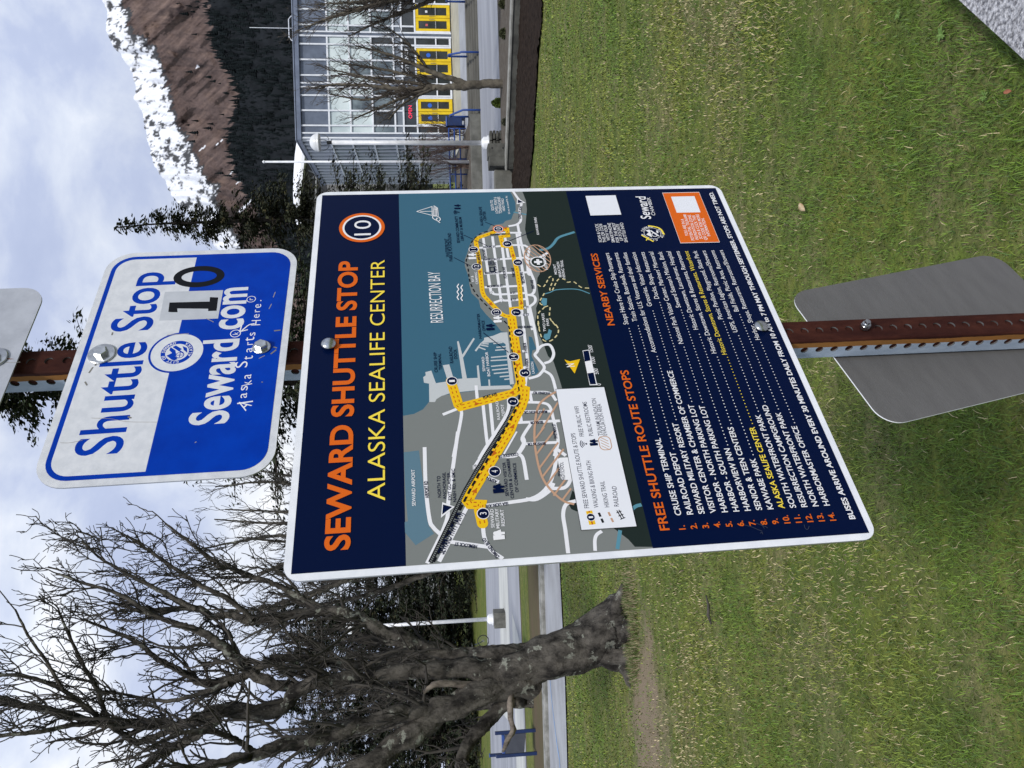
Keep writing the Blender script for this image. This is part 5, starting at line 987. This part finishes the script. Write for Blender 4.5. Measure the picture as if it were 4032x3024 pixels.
yspec = dict(limbmax=.5, levels=[dict(k=5, o=dict(per_m=9.5, length=1.0, n=7, ang=(25, 52), t0=.02, up=.3, rfac=.4, rmin=.008, jit=.2, rmaxp=.085, rtop=.02)), dict(k=4, o=dict(per_m=6.5, length=.42, n=5, ang=(30, 60), t0=.08, up=.35, rfac=.65, rmin=.0058, jit=.24)), dict(k=3, o=dict(per_m=6, length=.13, n=3, ang=(30, 60), t0=.2, up=.3, rfac=1, rmin=.0058, jit=.2))])
TWB = mat('young_twigs', sr(84, 76, 68), rough=.95, var=sr(62, 56, 50), scale=3); BKY = mat('young_bark', sr(104, 98, 86), rough=.95, var=sr(76, 70, 62), scale=6, bump=.6, bscale=18)
bare_tree('bare_tree', (q.x, D1, zb), 'young leafless tree in the planted strip before the glass hall', lm, yspec, 12, k=10, bark=BKY, twig=TWB, amp=.06)
x_ = at(1990, -95, 25.0).x; bare_tree('bare_tree', (x_, 25.0, zb), 'leafless tree at the right edge of the view whose twigs cross the hall', rand_tree((x_, 25.0, zb), 6.9, 2.2, rr_, 12, .2, .17, (-.3, 0)), yspec, 13, k=8, bark=BKY, twig=TWB)
# brown leafless shrubs on the raised bed
BRN = mat('brown_twigs', sr(104, 86, 76), rough=.95, var=sr(74, 58, 52), scale=3)
for i, (yy, dd, hh, lab) in enumerate(((575, 41.2, 2.9, 'brown twiggy shrub right behind the lamp post'), (515, 42.6, 2.4, 'brown twiggy shrub between the lamp post and the blue bin'), (650, 41.4, 2.2, 'brown twiggy shrub left of the flagpole'))):
    xx = at(1780, yy, dd).x; rs = np.random.default_rng(40+i); zb_ = ZF+.5+.1
    L = [[(xx+rs.uniform(-.3, .3), dd+rs.uniform(-.3, .3), zb_, .022)]+[(xx+math.cos(a)*t*s_, dd+math.sin(a)*t*s_, zb_+hh*t*rs.uniform(.9, 1.05), .02*(1-.7*t)) for t in (.3, .65, 1)] for a, s_ in [(rs.uniform(0, 2*PI), rs.uniform(.3, 1.0)) for _ in range(16)]]
    e = empty('twiggy_shrub', (xx, dd, zb_), 0, lab, 'shrub', 'brown shrubs on the raised bed'); par = []
    for l in L: l = np.array(l); p, r, ln = resample(np.array(crv([tuple(a[:3]) for a in l], 4)), np.interp(np.linspace(0, 1, 4*3+1), np.linspace(0, 1, 4), l[:, 3]), 7); par.append((p-np.array([xx, dd, zb_]), r, ln))
    P_ = np.stack([a[0] for a in par]); Rr = np.stack([a[1] for a in par]); v, f = tubes(P_, Rr, 4); npobj('stems', v, f, BRN, e)
    P_, Rr, Ln = offshoots(par, rs, 6, .7, 5, (20, 45), .1, .3, .6, .007); o1 = tubes(P_, Rr, 3); P_, Rr, Ln = offshoots(aslist(P_, Rr, Ln), rs, 5, .3, 4, (25, 50), .1, .3, .8, .006); v, f = merge([o1, tubes(P_, Rr, 3)]); npobj('twigs', v, f, BRN, e)

# ---- conifers: whorled branches set with many small needle sprays
NEED = mat('spruce_needles', (.03, .04, .02), rough=.8, spec=.2, vcol=True)
BKD = mat('spruce_bark', sr(58, 50, 44), rough=.95, var=sr(38, 33, 30), scale=6, bump=.6, bscale=16)
def spruce(name, loc, h, r, seed, label, dens=1.0, group=None, shape=.8, skirt=.06, spray=.34, cat='spruce', droop=.25, col=(.026, .036, .018), gap=.0, lean=0):
    rng = np.random.default_rng(seed); e = empty(name, loc, 0, label, cat, group)
    tz = np.linspace(0, h, 14); tp = np.stack([lean*(tz/h)**2+.04*np.sin(tz), 0*tz, tz], 1); tr = .02+.013*h*(1-tz/h)**1.1
    o0 = tubes(tp[None], tr[None], 9)
    n = int(h*28*(1-gap)); z = h*(skirt+(.99-skirt)*rng.random(n))
    a = rng.uniform(0, 2*PI, n); T_ = np.clip(z/h, 0, 1); Lb = np.maximum(.12, r*np.clip(1-T_, 0, 1)**shape*rng.uniform(.4, 1.2, n)*np.clip(.55+T_*4, 0, 1)); dr = droop*(1.1-T_*1.6)+rng.normal(size=n)*.22
    m = 6; s = np.linspace(0, 1, m)[None, :]
    ox = np.interp(z, tz, tp[:, 0])[:, None]
    bx = ox+np.cos(a)[:, None]*Lb[:, None]*s; by = np.sin(a)[:, None]*Lb[:, None]*s; bz = z[:, None]+Lb[:, None]*(-dr[:, None]*s+.30*dr[:, None]*s**3*1.4)
    P_ = np.stack([bx, by, bz], -1); Rr = (.006+.012*Lb[:, None])*(1-.8*s); o1 = tubes(P_, Rr, 3)
    o1 = merge([o0, o1]); npobj('trunk', o1[0], o1[1], BKD, e, smooth=True)
    cnt = np.maximum(3, (Lb*17*dens)).astype(int); idx = np.repeat(np.arange(n), cnt); k = len(idx); u = rng.uniform(.12, 1.03, k)**.8
    c, sn = np.cos(a[idx]), np.sin(a[idx]); L_ = Lb[idx]; base = np.stack([ox[idx, 0]+c*L_*u, sn*L_*u, z[idx]+L_*(-dr[idx]*u+.42*dr[idx]*u**3)], 1)+rng.normal(size=(k, 3))*np.array([.07, .07, .09])*(h/15)
    sd_ = rng.choice([-1, 1], k)*rng.uniform(.3, 1.2, k); d = np.stack([c-sn*sd_, sn+c*sd_, rng.normal(size=k)*.35-.28], 1); d = unit(d); ln = spray*rng.uniform(.5, 1.25, k)*(1.05-.55*u)
    nrm = unit(np.cross(d, np.stack([rng.normal(size=k)*.5, rng.normal(size=k)*.5, np.ones(k)], 1))); w = ln*rng.uniform(.16, .3, k)
    p0 = base; p1 = base+d*(ln*.45)[:, None]+nrm*w[:, None]; p2 = base+d*ln[:, None]-np.array([0, 0, .08])*ln[:, None]; p3 = base+d*(ln*.45)[:, None]-nrm*w[:, None]
    v = np.stack([p0, p1, p2, p3], 1).reshape(-1, 3); f = np.arange(4*k).reshape(-1, 4)
    cl_ = np.array(col)*rng.uniform(.5, 1.6, (k, 1))+np.where(rng.random((k, 1)) < .12, 1, 0)*np.array([.02, .012, .002]); npobj('crown', v, f, NEED, e, col=np.repeat(cl_, 4, 0))
    return e
q = at(2016, 1480, 22.5); spruce('spruce', (q.x, 22.5, ZF), 15.7, 4.9, 31, 'tall dark spruce directly behind the sign post', 2.6, 'spruces of the forecourt', .62, .14, .30, gap=.05)
q = at(2016, 838, 33); spruce('spruce', (q.x, 33, ZF), 15.8, 3.9, 32, 'dark spruce with a thin straggling top, right of the blue sign', 2.4, 'spruces of the forecourt', 1.0, .2, .32, gap=.16, lean=-.5, col=(.03, .034, .018))
rs = np.random.default_rng(50)
slab = ['spruce just left of the map board beyond the street', 'tall spruce beyond the street, above the left lamp', 'spruce beyond the street behind the big trunk', 'wide dark spruce beyond the street, seen between the forked limbs', 'spruce at the far left beyond the street, above the information panel', 'spruce beyond the street at the very left edge', 'spruce farther back, in the gap above the left lamp', 'spruce farther back, left of the big trunk']
for i, (yy, dd, hx_) in enumerate(((2210, 60, 1080), (2390, 66, 960), (2560, 62, 1010), (2730, 64, 1060), (2900, 60, 1150), (3060, 62, 1090), (2470, 92, 1090), (2830, 88, 1120))):
    q = at(1780, yy, dd); t = at(hx_, yy, dd); zz = hgt(q.x, dd); spruce('spruce', (q.x, dd, zz), t.z-zz, rs.uniform(4.4, 5.6), 60+i, slab[i], 1.1, 'spruces beyond the street', .7, .04, .46, col=(.02, .027, .015))
for i, (yy, dd, tx, lab) in enumerate(((748, 43.5, 1500, 'slender young spruce before the grey side wall of the hall, beside the map board'), (768, 42.5, 1470, 'young spruce at the edge of the map board, left of the side wall'))):
    q = at(1800, yy, dd); t = at(tx, yy, dd); spruce('young_spruce', (q.x, dd, -.72), t.z+.72, .62, 80+i, lab, .8, 'young spruces by the side wall', .8, .1, .26, gap=.25, col=(.03, .034, .016))
# low plants of the planted strip
LEAF = mat('shrub_leaf', (.05, .06, .02), rough=.7, vcol=True)
for i, (px, py, rr2, hh, cg, lab) in enumerate(((1985, 16, .14, .18, (.045, .05, .016), 'low olive shrub in the planted strip at the right edge'), (1988, 132, .16, .2, (.04, .046, .016), 'low dark green shrub in the planted strip, right of the young tree'), (1968, 405, .16, .30, (.12, .17, .02), 'small bright green plant in the planted strip left of the young tree'), (1992, 480, .12, .15, (.05, .055, .03), 'small dull plant near the stone plinth'))):
    p = gz(px, py, ZF+.17); rg = np.random.default_rng(90+i); e = empty('low_shrub', (p.x, p.y, ZF+.16), 0, lab, 'shrub', 'low plants of the planted strip'); k = 900
    d = unit(rg.normal(size=(k, 3))); d[:, 2] = np.abs(d[:, 2]); b_ = d*np.array([rr2, rr2, hh])*rg.uniform(.3, 1.05, (k, 1))**.6; q1 = unit(rg.normal(size=(k, 3)))*.05; q2 = unit(np.cross(q1, rg.normal(size=(k, 3))))*.025
    v = np.stack([b_-q1, b_+q2, b_+q1, b_-q2], 1).reshape(-1, 3); npobj('foliage', v, np.arange(4*k).reshape(-1, 4), LEAF, e, col=np.repeat(np.array(cg)*rg.uniform(.5, 1.5, (k, 1)), 4, 0))
    b = MB()
    for j in range(6): a = j*PI/3; b.tube([(0, 0, -.02), (math.cos(a)*rr2*.4, math.sin(a)*rr2*.4, hh*.5)], .008, 4)
    b.build('stems', BRN, e)
# ------------------------------------------------------------------ the snowy mountain and its forest
RIDGE = [(-900, 330), (-500, 350), (-200, 380), (0, 403), (37, 421), (104, 418), (177, 439), (214, 470), (262, 507), (342, 537), (390, 531), (448, 558), (519, 577), (586, 589), (659, 610), (714, 647), (769, 677), (799, 702), (854, 763), (915, 812), (976, 854), (1060, 905), (1150, 960), (1300, 1060), (1450, 1180), (1650, 1330), (1900, 1480), (2300, 1600)]
SNOWL = [(-900, 450), (0, 476), (61, 488), (122, 507), (171, 580), (275, 641), (366, 659), (476, 683), (525, 714), (610, 763), (684, 787), (732, 842), (800, 850), (860, 880), (930, 925), (1100, 1010), (2300, 1640)]
FORL = [(-900, 830), (0, 848), (122, 866), (183, 873), (244, 915), (366, 976), (427, 952), (519, 928), (580, 934), (671, 952), (720, 976), (763, 1007), (850, 1060), (1000, 1150), (1300, 1300), (2300, 1690)]
ip = lambda T_, y: np.interp(y, [a for a, b in T_], [b for a, b in T_])
ny_, nr_ = 560, 230
ysrc = np.linspace(-700, 1900, ny_); V_ = np.zeros((nr_, ny_, 3)); C_ = np.zeros((nr_, ny_, 3))
def mdist(s): return 330+2300*s**1.15
nz3 = lambda x, y, z: mnoise.noise(V((x, y, z)))
def fbm(x, y, z, o=4):
    a = 0; w = 1
    for i in range(o): a += w*nz3(x, y, z+i*7.3); x *= 2.1; y *= 2.1; w *= .55
    return a
for j, yy in enumerate(ysrc):
    rg_, sn_, fo_ = ip(RIDGE, yy), ip(SNOWL, yy), ip(FORL, yy); rg_ += 9*fbm(yy*.012, 3, 1)+5*fbm(yy*.05, 3, 1)
    for i in range(nr_):
        s = i/(nr_-1); px = 1790+(rg_-1790)*s
        n_ = fbm(yy*.010+s*2.0, s*9, 2.0); d = mdist(s)*(1+.035*n_*min(1, s*3)*min(1, (1-s)*12))
        q = at(px, yy, d); V_[i, j] = q
        g = yy+.9*(px-700)                                              # gullies run down to the left
        a = fbm(g*.020, px*.006, 5.0); b2 = fbm(g*.055, px*.016, 9.0); c3 = nz3(g*.16, px*.05, 3)
        base = np.array([.104, .074, .066])*(1+.35*b2+.3*a+.35*nz3(g*.35, px*.16, 7))+np.array([.06, .042, .028])*max(0, a+.3*b2+.3*c3)
        rock = np.array([.060, .062, .066])*(1+.4*c3)
        sn_edge = sn_+26*a+18*b2
        if px < sn_edge:
            t = (px-rg_)/max(20, sn_-rg_); e1 = fbm(yy*.034+px*.01, px*.040, 21.0, 5); e2 = nz3(yy*.13, px*.11, 31); e3 = fbm(yy*.009, px*.012, 41.0, 2); rk = e1*.95+.55*e2+.55*e3+.20*(t-.5)+.22*(yy > 560)*(yy < 760)*0+.12*b2
            w_ = sstep(-.02, .30, rk-(.06 if yy > 590 or yy < 230 else .25)); C_[i, j] = rock*w_+(np.array([.74, .76, .80])*(1-.2*max(0, b2)-.14*max(0, e2)))*(1-w_)
        else:
            C_[i, j] = base*.85 if px > sn_edge+14 else rock*.8
            if nz3(g*.05, px*.012, 71)+.2*c3 > .62 and px < sn_+150: C_[i, j] = (.8, .82, .86)
            if px > fo_-30+22*b2: C_[i, j] = np.array([.008, .010, .012])*(1+.5*c3)
            elif a < -.42: C_[i, j] *= .4
MNT = mat('mountain_side', (.1, .1, .1), rough=.95, spec=.1, vcol=True)
idx_ = np.arange(nr_*ny_).reshape(nr_, ny_); f = np.stack([idx_[:-1, :-1], idx_[:-1, 1:], idx_[1:, 1:], idx_[1:, :-1]], -1).reshape(-1, 4)
back = V_[-1].copy(); back[:, 1] += 900; back[:, 2] = -5; vv = np.concatenate([V_.reshape(-1, 3), back]); cc_ = np.concatenate([C_.reshape(-1, 3), np.full((ny_, 3), .3)])
t_ = idx_[-1]; k_ = nr_*ny_+np.arange(ny_); f = np.concatenate([f, np.stack([t_[:-1], t_[1:], k_[1:], k_[:-1]], -1)])
tag(npobj('mountain', vv, f, MNT, col=cc_), kind='structure')
# conifers of the lower slope: thousands of small pointed trees read as one wood
rg_ = np.random.default_rng(77); v = []; f = []; cl_ = []; nb = 0; tiers = 4; kk = 6
def conifer(p, h):
    global nb
    w = h*rg_.uniform(.16, .24); vs = []; fs = []
    for t in range(tiers):
        z0 = h*(.06+.8*t/tiers); z1 = min(h, z0+h*.42); r_ = w*(1-.8*t/tiers); a0 = rg_.uniform(0, 6); b_ = len(vs)
        vs += [(p[0]+r_*rg_.uniform(.7, 1.25)*math.cos(a0+2*PI*i/kk), p[1]+r_*rg_.uniform(.7, 1.25)*math.sin(a0+2*PI*i/kk), p[2]+z0-h*.03*rg_.random()) for i in range(kk)]+[(p[0], p[1], p[2]+z1)]
        fs += [(b_+i, b_+(i+1) % kk, b_+kk) for i in range(kk)]
    v.extend(vs); f.extend([(a+nb, b+nb, c+nb) for a, b, c in fs]); nb += len(vs); c = np.array([.008, .011, .012])*rg_.uniform(.6, 1.5); cl_.extend([c]*len(vs))
for _ in range(5200):
    yy = rg_.uniform(-350, 1500); fo_ = ip(FORL, yy); rd = ip(RIDGE, yy)
    u_ = rg_.random(); px = fo_-18+(1740-fo_)*u_**1.6 if u_ > .012 else fo_-rg_.uniform(15, 190)
    if px < ip(SNOWL, yy)+30: continue
    s = (1790-px)/(1790-rd); d = mdist(s); p = at(px, yy, d); conifer((p.x, p.y, p.z-1), rg_.uniform(11, 24)*(.8+.3*s)*(1.25 if u_ < .06 else 1))
tag(npobj('forest', v, f, mat('far_conifer', (.012, .016, .013), rough=.95, spec=.05, vcol=True), col=np.array(cl_)), 'dark conifer forest covering the lower slope of the mountain', 'forest', kind='stuff')
# ------------------------------------------------------------------ short lawn grass near the camera
def pnp(x, y, poly):
    ins = np.zeros(len(x), bool); n = len(poly)
    for i in range(n):
        (xa, ya), (xb, yb) = poly[i], poly[i-1]; c = ((ya > y) != (yb > y)) & (x < (xb-xa)*(y-ya)/((yb-ya) if abs(yb-ya) > 1e-9 else 1e-9)+xa); ins ^= c
    return ins
rg_ = np.random.default_rng(101); xs_, ys_, hs_, ws_ = [], [], [], []
for y0, y1, dn, hb, wb in ((1.75, 2.7, 15000, .034, .0028), (2.7, 3.8, 9000, .034, .0034), (3.8, 5.5, 5200, .036, .0046), (5.5, 8, 2700, .038, .0068), (8, 12, 1100, .04, .011), (12, 20.5, 330, .045, .018)):
    a = (y1-y0)*(1.12*(y0+y1)/2+.8); n = int(a*dn); y = rg_.uniform(y0, y1, n); x = rg_.uniform(-.5, .5, n)*(1.12*y+.8)
    xs_.append(x); ys_.append(y); hs_.append(hb*.56*rg_.uniform(.4, 1.3, n)); ws_.append(wb*rg_.uniform(.6, 1.3, n))
x = np.concatenate(xs_); y = np.concatenate(ys_); h = np.concatenate(hs_); w = np.concatenate(ws_)
# clumps and thin places
cn = np.array([mnoise.noise(V((a*1.6, b*1.6, 1)))+.6*mnoise.noise(V((a*6, b*6, 4)))+.4*mnoise.noise(V((a*16, b*16, 8))) for a, b in zip(x, y)])
big_ = np.array([mnoise.noise(V((a*.55, b*.55, 11)))+.5*mnoise.noise(V((a*1.7, b*1.7, 14))) for a, b in zip(x, y)])
keep = (rg_.random(len(x)) < np.clip(.80+.55*cn, .12, 1)) & ~pnp(x, y, [(p[0], p[1]) for p in PADQ]) & ~pnp(x, y, edge) & (y < np.where(x < 3.2, sw(-3, 0)+.07*(x+3)-.05, 19.6))
bare = np.exp(-(((x+3.8)*.36)**2+((y-7.7)*.55)**2))*np.clip(.75+1.2*cn, .2, 1.15); keep &= rg_.random(len(x)) > .85*bare
x, y, h, w, cn, big_, bare = (q[keep] for q in (x, y, h, w, cn, big_, bare)); n = len(x)
z = -.06*np.clip(y, 0, 20)+.018*np.sin(x*.9+1)*np.sin(y*.7)*np.clip((y-1)/3, 0, 1); h = h*(1+.35*cn)
a = rg_.uniform(0, 2*PI, n); ln = rg_.uniform(.3, 1.7, n)*h; dx, dy = np.cos(a), np.sin(a); px_, py_ = -dy*w*.5, dx*w*.5
b0 = np.stack([x-px_, y-py_, z-.002], 1); b1 = np.stack([x+px_, y+py_, z-.002], 1); m0 = np.stack([x-px_*.8+dx*ln*.35, y-py_*.8+dy*ln*.35, z+h*.6], 1); m1 = np.stack([x+px_*.8+dx*ln*.35, y+py_*.8+dy*ln*.35, z+h*.6], 1)
t0 = np.stack([x-px_*.12+dx*ln, y-py_*.12+dy*ln, z+h*.92], 1); t1 = np.stack([x+px_*.12+dx*ln, y+py_*.12+dy*ln, z+h*.92], 1)
v = np.stack([b0, b1, m1, m0, t1, t0], 1).reshape(-1, 3); k = np.arange(n)[:, None]*6; f = np.concatenate([k+np.array([0, 1, 2, 3]), k+np.array([3, 2, 4, 5])])
g1, g2, g3, st, dk = (np.array(c) for c in ((.108, .185, .020), (.225, .250, .042), (.066, .118, .022), (.44, .37, .21), (.14, .11, .065)))
r_ = rg_.random(n)[:, None]; B = np.clip(.5+1.5*big_, 0, 1)[:, None]; c = g1*(1-B)+g2*B; c = np.where(r_ < .25, g3, c); pst = (np.clip(.16+.5*big_-.3*cn+.5*bare, .04, .7)*np.where(y > 7.5, .45, 1))[:, None]; st = np.where(y[:, None] > 7.5, st*.6, st); c = np.where(r_ > 1-pst, st, c); c = np.where((r_ > 1-pst*.35), dk, c); c = c*rg_.uniform(.55, 1.4, (n, 1))
m = mat('grass_blades', (.06, .09, .015), rough=.55, spec=.3, vcol=True)
tag(npobj('grass', v, f, m, col=np.repeat(c, 6, 0)), 'short patchy spring lawn grass with straw coloured dead blades', 'grass', kind='stuff')
# longer tufts round the old tree's foot
# clovers and a few broad weeds by the pad; fallen leaves and twigs on the lawn

q0 = gz(2505, 2470, -.545); tn = 5200; a = rg_.uniform(0, 2*PI, tn); r_ = .17+np.abs(rg_.normal(size=tn))*.16; x = q0.x+np.cos(a)*r_*1.5; y = q0.y+.05+np.sin(a)*r_*1.1
z = -.06*y+.018*np.sin(x*.9+1)*np.sin(y*.7); h = rg_.uniform(.03, .11, tn)*(1.2-np.clip(r_, 0, .5)*1.4); w = rg_.uniform(.003, .006, tn); b_ = rg_.uniform(0, 2*PI, tn); dx, dy = np.cos(b_)*h*.6, np.sin(b_)*h*.6; px_, py_ = -np.sin(b_)*w, np.cos(b_)*w
v = np.stack([np.stack([x-px_, y-py_, z-.01], 1), np.stack([x+px_, y+py_, z-.01], 1), np.stack([x+dx+px_*.1, y+dy+py_*.1, z+h], 1), np.stack([x+dx-px_*.1, y+dy-py_*.1, z+h], 1)], 1).reshape(-1, 3)
c = np.where(rg_.random((tn, 1)) < .45, np.array([.30, .25, .15]), np.array([.085, .14, .025]))*rg_.uniform(.5, 1.3, (tn, 1))
tag(npobj('grass_tufts', v, np.arange(4*tn).reshape(-1, 4), m, col=np.repeat(c, 4, 0)), 'longer grass tufts and dead stalks around the foot of the old tree', 'grass', kind='stuff')
LEAFD = mat('dry_leaf', sr(190, 172, 140), rough=.8, var=sr(150, 120, 88), scale=40); LEAFB = mat('brown_leaf', sr(150, 92, 66), rough=.8, var=sr(110, 70, 50), scale=40)
def dry_leaf(px, py, s, rz, m_, label):
    p = gz(px, py, -.12); p = gz(px, py, hgt(p.x, p.y)); p = gz(px, py, hgt(p.x, p.y)+.03); v = []; f = []; n_ = 7
    for i in range(n_):
        t = i/(n_-1); w_ = .32*math.sin(PI*min(1, t*.94+.03))**.8; cz = .10*math.sin(PI*t)+.12*t*t
        v += [((t-.5)*s, -w_*s, (cz+.12*w_)*s), ((t-.5)*s, 0, cz*s-.02*s), ((t-.5)*s, w_*s, (cz+.2*w_)*s)]
    for i in range(n_-1):
        for j in range(2): f.append((i*3+j, i*3+j+1, i*3+j+4, i*3+j+3))
    o = pyobj('dry_leaf', v, f, m_, None, None, True); o.location = p; o.rotation_euler = (rad(12), rad(-15), rz); sm = o.modifiers.new('thickness', 'SOLIDIFY'); sm.thickness = .0008; tag(o, label, 'leaf')
dry_leaf(3160, 815, .05, .4, LEAFD, 'pale curled dry leaf lying on the lawn between map board and pad')
dry_leaf(3968, 362, .024, 1.4, LEAFB, 'small reddish brown leaf on the grass just below the pad')
p = gz(2795, 2395, -.3); p = gz(2795, 2395, hgt(p.x, p.y)+.03)
b = MB(); b.tube([(-.11, 0, 0), (-.05, .012, .012), (.02, .0, .008), (.09, .02, .014)], [.007, .012, .010, .004], 8); o = b.build('fallen_twig', BARK, None, True); o.location = p; o.rotation_euler = (0, 0, rad(8)); tag(o, 'short dark fallen stick on the lawn left of the map board', 'stick')
WEED = mat('weed_leaf', (.09, .17, .025), rough=.6, var=(.13, .21, .04), scale=30)
for i, (px, py, s, lab) in enumerate(((3712, 136, .024, 'bright green rosette weed in the lawn near the corner of the pad'), (3540, 60, .018, 'small rosette weed in the lawn left of the pad'), (3880, 380, .016, 'tiny pale rosette weed at the lower edge of the lawn'))):
    p = gz(px, py, -.1); p = gz(px, py, hgt(p.x, p.y)+.012); v = []; f = []; rw = random.Random(i)
    for k in range(9):
        a = 2*PI*k/9+rw.uniform(-.3, .3); L_ = s*rw.uniform(.7, 1.3); ca, sa = math.cos(a), math.sin(a); b_ = len(v)
        for t, w_, zz in ((.0, .06, 0), (.45, .16, .35), (.8, .15, .42), (1, .02, .35)): v += [(ca*L_*t-sa*w_*L_, sa*L_*t+ca*w_*L_, zz*L_), (ca*L_*t+sa*w_*L_, sa*L_*t-ca*w_*L_, zz*L_)]
        f += [(b_+2*j, b_+2*j+1, b_+2*j+3, b_+2*j+2) for j in range(3)]
    o = pyobj('rosette_weed', v, f, WEED); o.location = p; tag(o, lab, 'weed')
